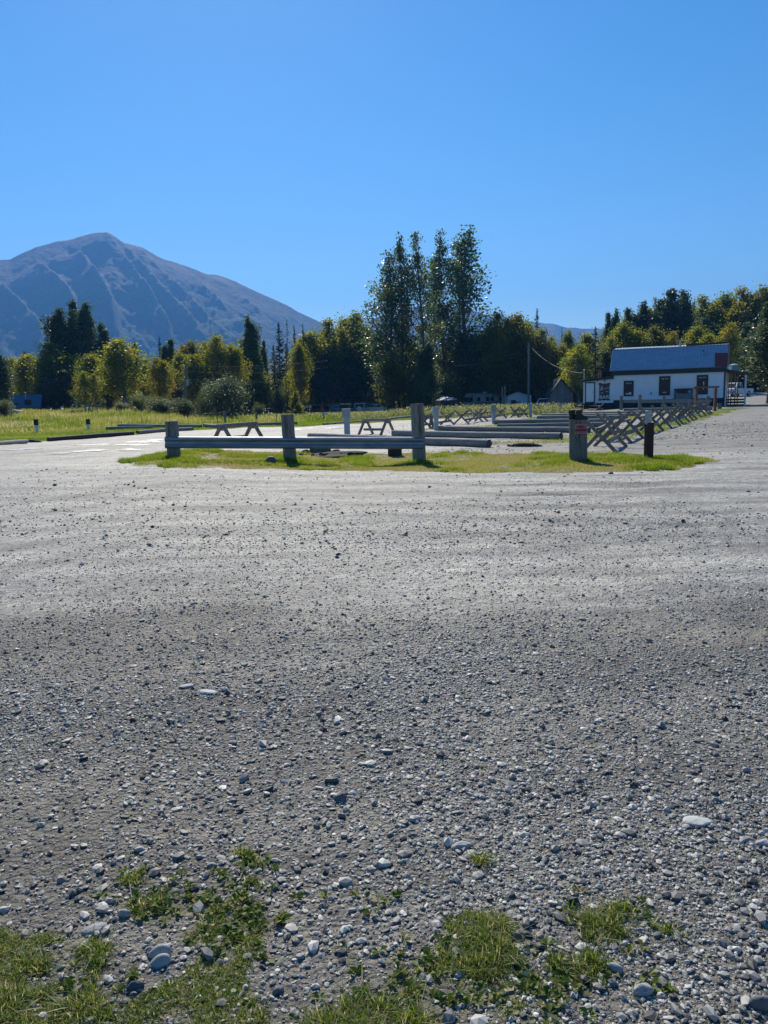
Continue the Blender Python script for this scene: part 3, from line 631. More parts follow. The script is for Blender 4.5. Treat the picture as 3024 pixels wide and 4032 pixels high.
# boots
def boot(loc, rz, label, lean=0):
    t = thing('boot', label, 'boot', loc, rz, 'boots left on the post')
    # sole outline along +x (toe)
    out_ = [(-.11, .035), (-.02, .032), (.06, .045), (.13, .05), (.18, .035), (.195, 0), (.18, -.035), (.13, -.05), (.06, -.045), (-.02, -.032), (-.11, -.035), (-.125, 0)]
    mb = MB(); n = len(out_); vs = [(x, y, 0) for x, y in out_] + [(x, y, .03) for x, y in out_]
    mb.add(vs, [tuple(range(n))[::-1], tuple(range(n, 2 * n))] + [(i, (i + 1) % n, n + (i + 1) % n, n + i) for i in range(n)]); mb.build('sole', M['rubber'], t)
    lay = [(.03, 1, .0), (.06, .95, 0), (.085, .80, -.01), (.105, .62, -.03), (.13, .5, -.045), (.17, .5, -.05), (.215, .56, -.05), (.24, .6, -.052)]
    vs = []; fs = []
    for li, (z, k, dx) in enumerate(lay):
        for x, y in out_:
            xx = x
            if li >= 2: xx = -.115 + (x + .115) * k
            vs.append((xx + (0 if li < 2 else .006) - (lean * max(0, z - .1)), y * (.95 if li < 3 else 1.15), z))
    for i in range(len(lay) - 1):
        for j in range(n): fs.append((i * n + j, i * n + (j + 1) % n, (i + 1) * n + (j + 1) % n, (i + 1) * n + j))
    fs.append(tuple(range((len(lay) - 1) * n, len(lay) * n)))
    mb = MB(); mb.add(vs, fs, 0, True); mb.build('upper', M['leather'], t)
    mb = MB()
    for i in range(5): mb.tube([(.045 - i * .022, -.03, .098 + i * .025), (.05 - i * .022, 0, .105 + i * .026), (.045 - i * .022, .03, .098 + i * .025)], .004, 5)
    mb.build('lace', M['tin'], t)
    return t
zt = c[2] + hp + .002
boot((c[0] + .02, c[1] - .07, zt), R(-12), 'black work boot nearer the camera on the NO PARKING post, toe to the right')
boot((c[0] - .11, c[1] + .10, zt), R(14), 'black work boot at the back left of the NO PARKING post', .2)
# red brown post
c = gp(2553, 1811); t0 = thing('marker_post', 'square dark red-brown post with pale bare top at the right end of the grass strip', 'post', c)
ht = onray(2548, 1616, c[1])[2] - c[2]; hs = onray(2553, 1664, c[1])[2] - c[2]
mb = MB(); mb.box((0, 0, hs / 2 - .1), (.18, .17, hs + .2), rz=.2, bev=.01); mb.build('post', M['redwood'], t0)
mb = MB(); mb.box((-.035, -.02, (ht + hs) / 2 - .02), (.125, .12, ht - hs + .04), rz=.2, bev=.008); mb.build('board', plain('peeling_pale_wood', (.42, .42, .42), .8, bump=.4, vary=.4), t0)
# stump under the rail, rock, dark heap
c = gp(1556, 1796); t0 = thing('stump', 'short dark wooden stump behind the guardrail left of its tallest post', 'stump', c)
round_post(.22, .42, 31, 14, 'post', t0, (0, 0, 0), m=M['darkwood'])
c = gp(1066, 1829); mb = MB(); mb.blob((0, 0, .09), (.115, .10, .12), 2, .12, 5)
tag(mb.build('rock', M['darkstone'], loc=c), 'rounded grey rock on the grass left of the middle guardrail post', 'rock')
c = gp(1290, 1797); mb = MB(); mb.blob((0, 0, .0), (1.05, .3, .1), 3, .18, 6)
for i in range(26): mb.blob((rng.uniform(-1, 1), rng.uniform(-.25, .2), .06 * rng.uniform(.4, 1.2)), (rng.uniform(.05, .12),) * 2 + (.06,), 1, .2, 20 + i)
tag(mb.build('soil_heap', M['soil'], loc=c), 'low heap of dark soil and charred bits on the grass behind the guardrail', 'soil heap')
c = gp(1260, 1788); mb = MB(); mb.blob((0, 0, .10), (.32, .2, .17), 2, .2, 8); mb.blob((.45, .05, .06), (.22, .16, .12), 2, .2, 9); mb.blob((-.42, .0, .05), (.18, .15, .1), 2, .2, 10)
tag(mb.build('rock', M['darkstone'], loc=c), 'dark charred boulder on the soil heap behind the guardrail', 'rock')
c = gp(2110, 1757); mb = MB(); mb.blob((0, 0, 0.0), (.55, .2, .08), 3, .2, 12)
for i in range(12): mb.blob((rng.uniform(-.5, .5), rng.uniform(-.15, .15), .05), (rng.uniform(.05, .1),) * 2 + (.05,), 1, .2, 50 + i)
tag(mb.build('soil_heap', M['soil'], loc=(c[0] - .5, c[1], c[2])), 'dark crumbled earth at the right end of the nearest log', 'soil heap')
c = gp(128, 1742); mb = MB(); mb.blob((0, 0, .05), (.22, .13, .12), 2, .2, 14); mb.blob((.3, 0, .03), (.16, .1, .07), 2, .2, 15)
tag(mb.build('wood_chunk', M['darkwood'], loc=c), 'broken dark chunk of log lying between the two front logs at left', 'wood chunk')
# named stones near the camera
for (px_, py_, w_, h_, m_, lab) in [
    (737, 2698, .075, .022, 'paleston', 'whitish flat stone beside the long pale one, middle left of the gravel'),
    (822, 2722, .095, .02, 'paleston', 'long pale flat stone in the middle left of the gravel'),
    (1340, 3145, .045, .035, 'darkstone', 'squat dark stone standing proud of the gravel below centre'),
    (2745, 3235, .105, .022, 'paleston', 'large flat pale stone on the gravel at lower right'),
    (635, 3755, .065, .045, 'stone', 'speckled grey stone beside the green clump at lower left'),
    (635, 3790, .06, .04, 'stone', 'lower of the two speckled grey stones by the green clump'),
    (535, 3885, .04, .028, 'darkstone', 'small dark bluish stone between the two grass patches at lower left'),
    (372, 3655, .075, .018, 'stone', 'thin slab of grey stone above the left grass patch'),
    (492, 3600, .035, .03, 'stone', 'small round light stone left of the dandelion clump'),
    (1095, 3900, .032, .02, 'darkstone', 'small dark stone right of the middle grass patch'),
    (2530, 3905, .055, .035, 'stone', 'egg shaped grey stone at lower right among pebbles'),
    (2420, 3815, .04, .03, 'stone', 'grey stone above the egg shaped one at lower right'),
    (2285, 3075, .03, .02, 'darkstone', 'dark angular stone right of centre in the lower gravel'),
    (1820, 3330, .07, .03, 'stone', 'broad tan-grey stone half sunk left of the lower right pebbles'),
    (1830, 2888, .04, .03, 'darkstone', 'dark stone standing proud right of centre'),
    (3000, 3960, .06, .05, 'darkstone', 'dark round cobble at the lower right edge'),
    (2035, 3690, .03, .03, 'darkstone', 'small dark stone above the right grass patch'),
    (3010, 3320, .05, .025, 'paleston', 'pale pointed stone at the right edge'),
    (2405, 1818 + 42, .1, .06, 'darkstone', 'dark stone at the front edge of the grass strip below the NO PARKING post')]:
    c = gp(px_, py_ + 6); mb = MB(); w_ *= .62; h_ *= .62; mb.blob((0, 0, h_ * .35), (w_, w_ * .55, h_), 3, .10, int(px_)); jr = np.random.default_rng(int(px_)); cc = jr.normal(size=(14, 3)); cc /= np.linalg.norm(cc, axis=1)[:, None]; vv = np.array(mb.v); q_ = (vv - [0, 0, h_ * .35]) / [w_, w_ * .55, h_]; dd = np.max(q_ @ cc.T, axis=1); mb.v = [tuple(p) for p in (q_ / np.maximum(1, dd / .86)[:, None]) * [w_, w_ * .55, h_] + [0, 0, h_ * .35]]; mb.sm = [False] * len(mb.sm); tag(mb.build('stone', M[m_], loc=c, rz=rng.uniform(-.5, .5)), lab, 'stone')

# ------------------------------------------------------------------ crossed-leg fence sections
def section(A, B, style, label, group, spread=1.05, h=1.05, wl=.10):
    """A,B px of right feet of the two bucks"""
    a = gp(*A) if len(A) == 2 else np.array(A); b_ = gp(*B) if len(B) == 2 else np.array(B)
    d = (b_ - a)[:2]; L = float(np.hypot(*d)); d = d / L; pr = np.array([d[1], -d[0]])
    o = a[:2] - pr * spread / 2; z = g(o[0], o[1])
    t = thing('fence_section', label, 'fence', (o[0], o[1], z), math.atan2(d[1], d[0]), group)
    rgx = random.Random(int(A[0] * 7)); s = spread / 2
    for k, x in enumerate((0, L)):
        j = rgx.uniform(-.06, .06); bk = None
        if style == 'X':
            mb = MB(); mb.beam((x - .05, -s + j, -.02), (x - .05, s * .85 + j, h * rgx.uniform(.96, 1.05)), wl, wl)
            mb.build('leg', M['wood2'], t)
            mb = MB(); mb.beam((x + .055, s + j, -.02), (x + .055, -s * .85 + j, h * rgx.uniform(.92, 1.03)), wl, wl)
            mb.build('leg', M['wood2'], t)
        else:
            mb = MB(); mb.beam((x, -s, -.02), (x, -.10, h - .08), wl, wl); mb.build('leg', M['wood2'], t)
            mb = MB(); mb.beam((x, s, -.02), (x, .10, h - .08), wl, wl); mb.build('leg', M['wood2'], t)
            mb = MB(); mb.box((x, 0, h - .12), (.12, .38, .10), bev=.01); mb.build('cross_block', M['wood2'], t)
    if style == 'X':
        mb = MB(); mb.beam((-.28, 0, h * .60 + .07), (L + .25, .02, h * .62 + .07), .10, .09); mb.build('top_rail', M['wood2'], t)
        mb = MB(); mb.beam((-.12, -s * .42 - .06, h * .30), (L + .12, -s * .42 - .06, h * .32), .05, .14); mb.build('lower_rail', M['wood2'], t)
        if rgx.random() < .6:
            mb = MB(); mb.beam((-.15, s * .45 + .06, h * .28), (L + .15, s * .45 + .06, h * .3), .05, .13); mb.build('lower_rail', M['wood2'], t)
    else:
        mb = MB(); mb.beam((-.22, 0, h - .02), (L + .2, 0, h), .13, .14); mb.build('top_rail', M['wood2'], t)
        mb = MB(); mb.beam((-.15, .0, h * .33), (L * .72, .0, h * .35), .06, .12); mb.build('lower_rail', M['wood2'], t)
    return t
M['wood2'] = noise_mat('weathered_fence_wood', (.13, .105, .085), (.235, .20, .17), 3, .85, (3, 3, 3), .4, c3=(.34, .31, .28), bscale=12)
feet = [(2431, 1781), (2465, 1757), (2493, 1741), (2535, 1724), (2577, 1709), (2614, 1696), (2646, 1686), (2678, 1678), (2697, 1669), (2716, 1662), (2731, 1656), (2744, 1650), (2763, 1643), (2779, 1637.5), (2795, 1632), (2809, 1628)]
# the row is a straight line on the ground: spread the bucks evenly along it
p0 = gp(*feet[0])[:2]; p1 = gp(*feet[-1])[:2]
ords = ['nearest', 'second', 'third', 'fourth', 'fifth', 'sixth', 'seventh', 'farthest']
Lt = float(np.hypot(*(p1 - p0)))
ft = [gp(*f)[:2] for f in feet]
for i in range(8):
    a, b_ = ft[2 * i], ft[2 * i + 1]
    section((a[0], a[1], 0), (b_[0], b_[1], 0), 'X', '%s crossed-leg fence section counted from the NO PARKING post towards the bar' % ords[i], 'crossed-leg fence row beside the road', spread=1.05 + .03 * (i % 3), h=1.04)
mid = [((1412, 1712), (1498, 1714), 'A', 'knee-high trestle barrier with a flat top rail behind the first grey pedestal', .72, .95),
       ((1640, 1691), (1706, 1688), 'A', 'trestle barrier partly hidden behind the tallest guardrail post', .72, .95),
       ((1705, 1688), (1790, 1672), 'X', 'crossed-leg section just right of the tallest guardrail post beside the second grey pedestal', .86, 1.0),
       ((1847, 1669), (1902, 1661), 'X', 'free-standing crossed-leg section between the second and third grey pedestals', .9, 1.1),
       ((1925, 1658), (1997, 1647), 'X', 'crossed-leg section at the third grey pedestal', .84, 1.0),
       ((2046, 1644), (2082, 1642), 'X', 'crossed-leg section left of the fourth grey pedestal', .86, 1.0),
       ((2112, 1634), (2152, 1630), 'X', 'crossed-leg section between the fourth and fifth grey pedestals', .86, 1.0),
       ((2257, 1618), (2339, 1618), 'X', 'crossed-leg section standing before the annex door of the bar', .86, 1.1)]
for A, B, st, lab, hh, sp in mid: section(A, B, st, lab, 'fence sections behind the log rows', spread=sp, h=hh)
section((925, 1756), (1045, 1750), 'A', 'low trestle barrier seen above and below the guardrail between its left and middle posts', 'fence sections behind the log rows', spread=1.0, h=.66)

# ------------------------------------------------------------------ pedestals and marker posts
def pedestal(px_, ptop, pbase, label, wb=.30, hb=.45, wp=.2, dark=False, Y=None):
    c = gp(px_, pbase) if Y is None else (lambda q: np.array([q[0], Y, g(q[0], Y)]))(pt(px_, pbase, Y)); h = pt(px_, ptop, c[1])[2] - c[2]
    t = thing('power_pedestal', label, 'power pedestal', c, rng.uniform(-.2, .2), 'grey hookup pedestals')
    mb = MB(); mb.box((.02, 0, (h - hb) / 2 - .1), (wp, wp, h - hb + .22), bev=.01); mb.build('post', M['pedestal'] if not dark else M['white'], t)
    mb = MB(); mb.box((0, 0, h - hb / 2), (wb, wb * .7, hb), bev=.012); bx_ = mb.build('box', M['pedestal'] if not dark else M['black'], t)
    mb = MB(); mb.box((0, 0, h + .012), (wb + .03, wb * .7 + .03, .03), bev=.006); mb.build('cap', M['pedestal'] if not dark else M['black'], bx_)
    mb = MB(); mb.box((0, -wb * .35 - .008, h - hb * .55), (wb * .8, .012, hb * .7), bev=.004); mb.build('door', M['pedestal'] if not dark else M['black'], bx_)
pedestal(1366, 1611, 1722, 'grey hookup pedestal nearest the camera, in front of the flat-topped trestle', .38, .40, .27)
pedestal(1716, 1604, 1694, 'grey hookup pedestal right of the tallest guardrail post', .29, .45, .22)
pedestal(1943, 1596, 1669, 'grey hookup pedestal at the left end of the fourth log', .29, .45, .22)
pedestal(2088, 1590, 1644, 'grey hookup pedestal in front of the white garage and utility pole', .28, .45, .22)
pedestal(2206, 1588, 1630, 'grey hookup pedestal in front of the gabled shed', .26, .4, .2)
pedestal(145, 1652, 1703, 'white post with a dark box on top, leftmost on the lawn', .26, .38, .16, True)
pedestal(349, 1651, 1691, 'white post with a dark box on top, right one of the two on the lawn', .24, .36, .15, True)

# ------------------------------------------------------------------ logs
def log(a, b_, r, label, seed, ra=None, m='wood', group='logs laid on the ground around the lot'):
    """a,b: (px, py of bottom) or (px,'d',depth)"""
    P = []
    for q in (a, b_):
        if q[1] == 'd': v = pt(q[0], 1600, q[2]); P.append(np.array([v[0], q[2], g(v[0], q[2])]))
        else: P.append(gp(*q))
    p, q = P; d = q - p; L = float(np.linalg.norm(d)); c = (p + q) / 2
    mb = log_mesh(L, ra or r, r, seed); o = mb.build('log', [M[m], M['woodend']])
    o.location = (c[0], c[1] + r * .3, c[2] + r * .88); o.rotation_euler = (0, -math.asin(d[2] / L), math.atan2(d[1], d[0])); tag(o, label, 'log', group); return o
log((1213, 'd', 32.6), (1929, 1762), .15, 'nearest thick log, its dark end to the right of the tallest guardrail post', 1)
log((1548, 1717), (2212, 1731), .14, 'second log, starting left of the tallest guardrail post and ending near the NO PARKING post', 2)
log((1730, 1696), (2322, 1705), .14, 'third log, dark below and pale on top, passing behind the NO PARKING post', 3)
log((1960, 1685), (2400, 1681), .13, 'log showing only its pale top just behind the third log', 4)
log((1949, 1671), (2390, 1668), .155, 'pale thick log starting at the third grey pedestal', 5)
log((2117, 1652), (2470, 1650), .15, 'dark log behind the pale thick one, left end near the fourth pedestal', 6)
log((2135, 1643), (2520, 1640), .15, 'log second to last in the rows before the bar', 7)
log((2211, 1634), (2560, 1629), .14, 'pale log starting at the fifth pedestal, before the bar annex', 8)
log((2456, 1620), (2806, 1614), .14, 'farthest pale log, along the front of the bar', 9)
log((-120, 1762), (105, 1746), .10, 'dark log at the very left edge of the lot', 10)
log((188, 1738), (524, 1713), .12, 'long dark log with a sunlit top, second along the left lawn', 11, m='darkwood')
log((540, 1711), (757, 1695), .13, 'thick split log left of and behind the first guardrail post', 12)
log((417, 1694), (600, 1688), .12, 'short rough log lying on the lawn left of the first guardrail post', 13)
log((465, 1683), (794, 1685), .13, 'long log at the back of the pile, passing behind the first guardrail post', 14)
log((806, 1684), (892, 1689), .16, 'short thick log touching the end of the long pale log', 15)
log((885, 1682), (1170, 1673), .13, 'long pale log behind the middle guardrail post', 16)
log((1270, 1674), (1445, 1664), .085, 'thin log on the verge behind the first grey pedestal', 17)
log((1523, 1656), (1690, 1640), .13, 'dark log on the verge left of the tallest guardrail post', 18)
# thin meadow posts with a wire
t = thing('wire_fence', 'wood and rod posts with a wire crossing the meadow between the guardrail posts', 'fence', gp(886, 1672))
ox, oy, oz = t.location; tops = []
for (px_, pt_, pb, r_, nm) in [(887, 1617, 1667, .09, 'post'), (1010, 1622, 1662, .09, 'post'), (858, 1624, 1670, .02, 'rod'), (1089, 1590, 1668, .022, 'rod'), (668, 1615, 1668, .018, 'rod')]:
    c = gp(px_, pb); h = pt(px_, pt_, c[1])[2] - c[2]; mb = MB(); mb.tube([(0, 0, -.1), (.01, 0, h)], r_, 8); mb.build(nm, M['woodz'] if r_ > .05 else M['black'], t, (c[0] - ox, c[1] - oy, c[2] - oz)); tops.append((c[0] - ox, c[1] - oy, c[2] - oz + h * .93))
mb = MB(); e = pt(800, 1630, t.location.y + 4); mb.tube([(e[0] - ox, 4, e[2] - oz), tops[2], tops[0]], .022, 5); mb.tube([tops[0], tuple((tops[0][i] + tops[1][i]) / 2 - (.1 if i == 2 else 0) for i in range(3)), tops[1]], .008, 4); mb.build('wire', M['woodz'], t)
# ------------------------------------------------------------------ poles and wires
def pole(px_, ptop, pbase, Y, r, label, name='utility_pole', arm=False, box=False):
    c = pt(px_, pbase, Y); gz = g(c[0], Y); top = pt(px_, ptop, Y)
    t = thing(name, label, 'utility pole', (c[0], Y, gz)); mb = MB(); h = top[2] - gz
    mb.tube([(0, 0, -.3), (0, 0, h * .5), (top[0] - c[0], 0, h)], [r, r * .9, r * .75], 10); mb.build('pole', M['woodz'], t)
    mb = MB(); mb.tube([(0, -r, h - .5), (0, -r - .12, h - .45)], .04, 6); mb.tube([(0, -r - .12, h - .5), (0, -r - .12, h - .35)], .06, 8); mb.build('insulator', M['tin'], t)
    if box:
        mb = MB(); mb.tube([(.35, -.1, h - 2.6), (.35, -.1, h - 1.9)], .2, 12); mb.build('transformer', M['tin'], t)
        mb = MB(); mb.tube([(0, 0, h - 2.3), (.3, -.1, h - 2.3)], .04, 6); mb.build('bracket', M['black'], t)
    return np.array([top[0], Y, top[2]])
pA = pole(2081, 1350, 1590, 118, .19, 'tall bare utility pole right of the white garage')
pole(1988, 1515, 1606, 105, .09, 'short grey pole standing at the tail of the bus', 'service_pole')
pole(1978, 1523, 1606, 106, .12, 'shorter square pole right against the bus tail', 'service_pole')
pB = pole(733, 1430, 1600, 92, .17, 'weathered utility pole with a small transformer in front of the left birches', box=True)
M['wirem'] = plain('weathered_wire', (.14, .14, .14), .7)
def wire(name, a, b_, sag, r, label, m='wirem'):
    a = np.array(a); b_ = np.array(b_); mb = MB(); pts = []
    for i in range(17):
        t = i / 16; p = a + (b_ - a) * t; pts.append(tuple(p - np.array([0, 0, sag * 4 * t * (1 - t)])))
    mb.tube(pts, r, 5); tag(mb.build(name, M[m]), label, 'cable')
mastbase = pt(2296, 1486, 84.0)
wire('service_cable', pt(2096, 1372, 117), pt(2294, 1469, 84), .8, .022, 'pale overhead service cable sagging from the tall pole to the bar annex')
wire('service_cable', pt(2060, 1378, 118), pt(1790, 1440, 112), .6, .018, 'overhead cable running left from the tall pole into the trees')
wire('service_cable', pt(2075, 1420, 118), pt(1990, 1518, 105), 1.0, .02, 'thin dark cable from the tall pole down to the service pole', 'black')
wire('power_line', pt(733, 1440, 92), pt(1290, 1420, 84), .3, .008, 'highest of the three pale wires across the left tree line')
wire('power_line', pt(733, 1462, 92), pt(1290, 1447, 84), .4, .008, 'middle of the three pale wires across the left tree line')
wire('power_line', pt(742, 1494, 91), pt(1200, 1494, 85), .3, .006, 'lowest of the three pale wires across the left tree line')
wire('service_cable', pt(2905, 1458, 95), pt(3060, 1420, 88), .5, .03, 'pale cable rising right from behind the porch roof')
wire('guy_wire', pt(2083, 1375, 118), pt(2116, 1590, 117), .0, .02, 'thin guy wire slanting down right of the tall pole')

# ------------------------------------------------------------------ vehicles and things before the trees
def car(cx_, cy_, rz, label, body, L=4.7, W=1.85, H=1.75, boxy=True, spare=False, name='parked_car', cat='car', pickup=False):
    t = thing(name, label, cat, (cx_, cy_, g(cx_, cy_)), rz, 'cars parked below the trees' if name == 'parked_car' else None)
    hl, hw = L / 2, W / 2
    # body cross-sections along x (front +x)
    low = [(-hl, .45), (-hl, .95), (-hl + .05, 1.02), (hl * .52, 1.05), (hl * .95, .92), (hl, .75), (hl, .42), (hl - .2, .32), (-hl + .2, .32)]
    mb = MB(); n = len(low)
    def sec(poly, w, inset, z0=0):
        vs = []; 
        for s_ in (-1, 1):
            for x, z in poly: vs.append((x, s_ * w * (1 - inset * max(0, z - z0)), z))
        k = len(poly); fs = [tuple(range(k)), tuple(range(2 * k - 1, k - 1, -1))] + [(i, (i + 1) % k, (i + 1) % k + k, i + k) for i in range(k)]
        return vs, fs
    mb.add(*sec(low, hw, .03)); 
    cab = [(-hl + .05, 1.0), (-hl + .28, H), (hl * .12, H), (hl * .5, 1.03)] if not pickup else [(-.35, 1.0), (-.25, H), (hl * .2, H), (hl * .5, 1.03)]
    mb.add(*sec(cab, hw * .96, .16, 1.0)); mb.build('body', body, t)
    mb = MB()
    for s_ in (-1, 1):
        x0, x1 = cab[1][0] + .02, cab[2][0]; seg = [(x0, (x0 + x1) / 2 - .05), ((x0 + x1) / 2 + .03, x1 + .25)]
        for (a, b2) in seg:
            za, zb = 1.08, H - .1; ya = lambda z: s_ * (hw * .96 * (1 - .16 * (z - 1)) + .006)
            mb.add([(a, ya(za), za), (b2 + .1, ya(za), za), (b2 - .12, ya(zb), zb), (a + .06, ya(zb), zb)], [(0, 1, 2, 3)])
    fx0, fx1 = cab[3][0], cab[2][0]
    def frac(t_): return fx0 + (fx1 - fx0) * t_ + .012, 1.03 + (H - 1.03) * t_
    (xa, za), (xb, zb) = frac(.12), frac(.88); wv = hw * .8
    mb.add([(xa, -wv, za), (xa, wv, za), (xb, wv * .9, zb), (xb, -wv * .9, zb)], [(0, 1, 2, 3)])
    rx0, rx1 = cab[0][0], cab[1][0]
    (xa, za), (xb, zb) = (rx0 + (rx1 - rx0) * .12 - .012, 1.1), (rx0 + (rx1 - rx0) * .85 - .012, H - .12)
    mb.add([(xa, -wv, za), (xa, wv, za), (xb, wv * .9, zb), (xb, -wv * .9, zb)], [(0, 3, 2, 1)]); mb.build('window', M['glass'], t)
    for sx_ in (-hl * .62, hl * .62):
        for s_ in (-1, 1):
            mb = MB(); mb.tube([(sx_, s_ * (hw - .2), .34), (sx_, s_ * (hw + .01), .34)], .34, 16); wh = mb.build('wheel', M['rubber'], t)
            mb = MB(); mb.tube([(sx_, s_ * (hw - .02), .34), (sx_, s_ * (hw + .02), .34)], .2, 12); mb.build('rim', M['tin'], wh)
    for s_ in (-1, 1):
        mb = MB(); mb.box((hl + .005, s_ * hw * .72, .74), (.04, .34, .16), bev=.01); mb.build('headlight', M['whitem'], t)
        mb = MB(); mb.box((-hl - .005, s_ * hw * .84, .85), (.04, .14, .3), bev=.01); mb.build('tail_light', M['redm'], t)
        mb = MB(); mb.box((hl * .42, s_ * (hw + .08), 1.08), (.1, .14, .12), bev=.02); mb.build('mirror', body, t)
    mb = MB(); mb.box((hl + .03, 0, .47), (.1, W * .96, .16), bev=.02); mb.box((-hl - .03, 0, .47), (.1, W * .96, .16), bev=.02); mb.build('bumper', M['tin'], t)
    mb = MB(); mb.box((hl + .0, 0, .72), (.04, W * .45, .16), bev=.005); mb.build('grille', M['black'], t)
    if not pickup:
        mb = MB()
        for s_ in (-1, 1): mb.beam((cab[1][0] + .2, s_ * hw * .7, H + .05), (cab[2][0] - .1, s_ * hw * .7, H + .05), .04, .04)
        mb.build('roof_rack', M['tin'], t)
    if spare: mb = MB(); mb.tube([(-hl - .02, 0, .95), (-hl - .22, 0, .95)], .36, 18); mb.build('spare_wheel', M['whitem'], t)
    return t
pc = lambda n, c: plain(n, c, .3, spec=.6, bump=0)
def at_(px_, Y): v = pt(px_, 1600, Y); return v[0], Y
x_, y_ = at_(1268, 128); car(x_, y_, R(70), 'dark maroon estate car at the left end of the parked row', pc('maroon_paint', (.14, .03, .03)), H=1.7)  # paints of this parked row lightened evenly in place of sun glints on roofs
x_, y_ = at_(1328, 130); car(x_, y_, R(-100), 'dark green car facing the camera with a bright bonnet, second in the row', pc('dark_green_paint', (.09, .14, .14)), H=1.6)
x_, y_ = at_(1368, 124); car(x_, y_, R(78), 'black car, paint lightened to dark grey for roof glints, with pale roof bars, third in the row', pc('glint_lightened_black_paint', (.13, .14, .16)), H=1.75)
x_, y_ = at_(1424, 128); car(x_, y_, R(82), 'dark off-roader, paint lightened for roof glints, with a covered spare wheel on its back', pc('glint_lightened_grey_blue', (.48, .52, .56)), H=1.8, spare=True)  # whole body lightened to carry the white glints of its roof
x_, y_ = at_(1474, 131); car(x_, y_, R(20), 'silver pickup at the right end of the parked row', pc('silver_paint', (.65, .66, .68)), pickup=True, H=1.6, L=5.1)
x_, y_ = at_(2146, 112); car(x_, y_, R(-120), 'white pickup parked left of the gabled shed', pc('white_pickup_paint', (.6, .6, .6)), pickup=True, name='pickup_truck', cat='pickup truck', L=5.2, H=1.8)
x_, y_ = at_(2893, 108); car(x_, y_, R(-150), 'white pickup parked beyond the bar porch', pc('white_paint_truck', (.7, .7, .7)), pickup=True, name='pickup_truck', cat='pickup truck', L=5.4, H=1.85)
# rusty cone in front of the maroon car
x_, y_ = at_(1270, 118); t = thing('chiminea', 'rusty cone-shaped fire chimney in front of the maroon car', 'chiminea', (x_, y_, g(x_, y_)))
mb = MB(); mb.tube([(0, 0, .25), (0, 0, .7), (0, 0, 1.2), (0, 0, 1.7), (0, 0, 2.0)], [.34, .36, .22, .12, .12], 14); mb.build('body', M['brownwood'], t)
mb = MB(); mb.tube([(0, 0, 2.0), (0, 0, 2.12), (0, 0, 2.2)], [.17, .12, .02], 12); mb.build('cap', M['black'], t)
for k in range(3):
    mb = MB(); a = k * 2.1; mb.tube([(.3 * math.cos(a), .3 * math.sin(a), 0), (.22 * math.cos(a), .22 * math.sin(a), .35)], .03, 6); mb.build('leg', M['black'], t)
# notice board and small signs
x_, y_ = at_(1215, 120); t = thing('notice_board', 'two white notices on a dark post board left of the parked cars', 'notice board', (x_, y_, g(x_, y_)))
mb = MB(); mb.box((0, 0, .9), (.12, .1, 1.9)); mb.build('post', M['darkwood'], t); mb = MB(); mb.box((-.4, 0, 1.95), (1.6, .12, .08)); mb.build('top_board', M['darkwood'], t)
for s_ in (-.24, .24): mb = MB(); mb.box((s_, -.08, 1.5), (.36, .02, .42)); mb.build('notice', M['whitem'], t)
c = gp(1277, 1654); h = pt(1277, 1624, c[1])[2] - c[2]; t = thing('lot_marker', 'low post with a small white plate at the meadow edge below the parked cars', 'marker post', c)
mb = MB(); mb.box((-.05, 0, h / 2), (.14, .12, h), bev=.01); mb.build('post', M['woodz'], t); mb = MB(); mb.box((.14, -.08, h * .82), (.34, .02, .24)); mb.build('plate', M['whitem'], t)
# rail fence at the back
t = thing('rail_fence', 'weathered four-rail wooden fence between the dark bush and the small conifer', 'fence', (at_(1070, 122)[0], 122, 0)); ox, oy, oz = t.location
for px_ in (960, 1000, 1040, 1082, 1125, 1165):
    c = pt(px_, 1600, 122); gz = g(c[0], 122); mb = MB(); mb.box((0, 0, .8), (.14, .14, 1.7)); mb.build('post', M['wood'], t, (c[0] - ox, 0, gz))
for k in range(4):
    a, b_ = pt(955, 1600, 121.9), pt(1170, 1600, 121.9); mb = MB(); z0 = g(a[0], 122) + .45 + k * .36; mb.beam((a[0] - ox, -.1, z0), (b_[0] - ox, -.1, z0 + .02), .05, .16); mb.build('rail', M['wood'], t)
t = thing('rail_fence', 'dark board fence behind the parked cars', 'fence', (at_(1350, 140)[0], 140, 0)); ox, oy, oz = t.location
for px_ in range(1200, 1500, 36):
    c = pt(px_, 1600, 140); mb = MB(); mb.box((0, 0, .9), (.14, .14, 1.9)); mb.build('post', M['darkwood'], t, (c[0] - ox, 0, g(c[0], 140)))
for k in range(3):
    a, b_ = pt(1190, 1600, 139.9), pt(1500, 1600, 139.9); mb = MB(); z0 = g(a[0], 140) + .7 + k * .5; mb.beam((a[0] - ox, -.1, z0), (b_[0] - ox, -.1, z0), .05, .2); mb.build('rail', M['wood'], t)

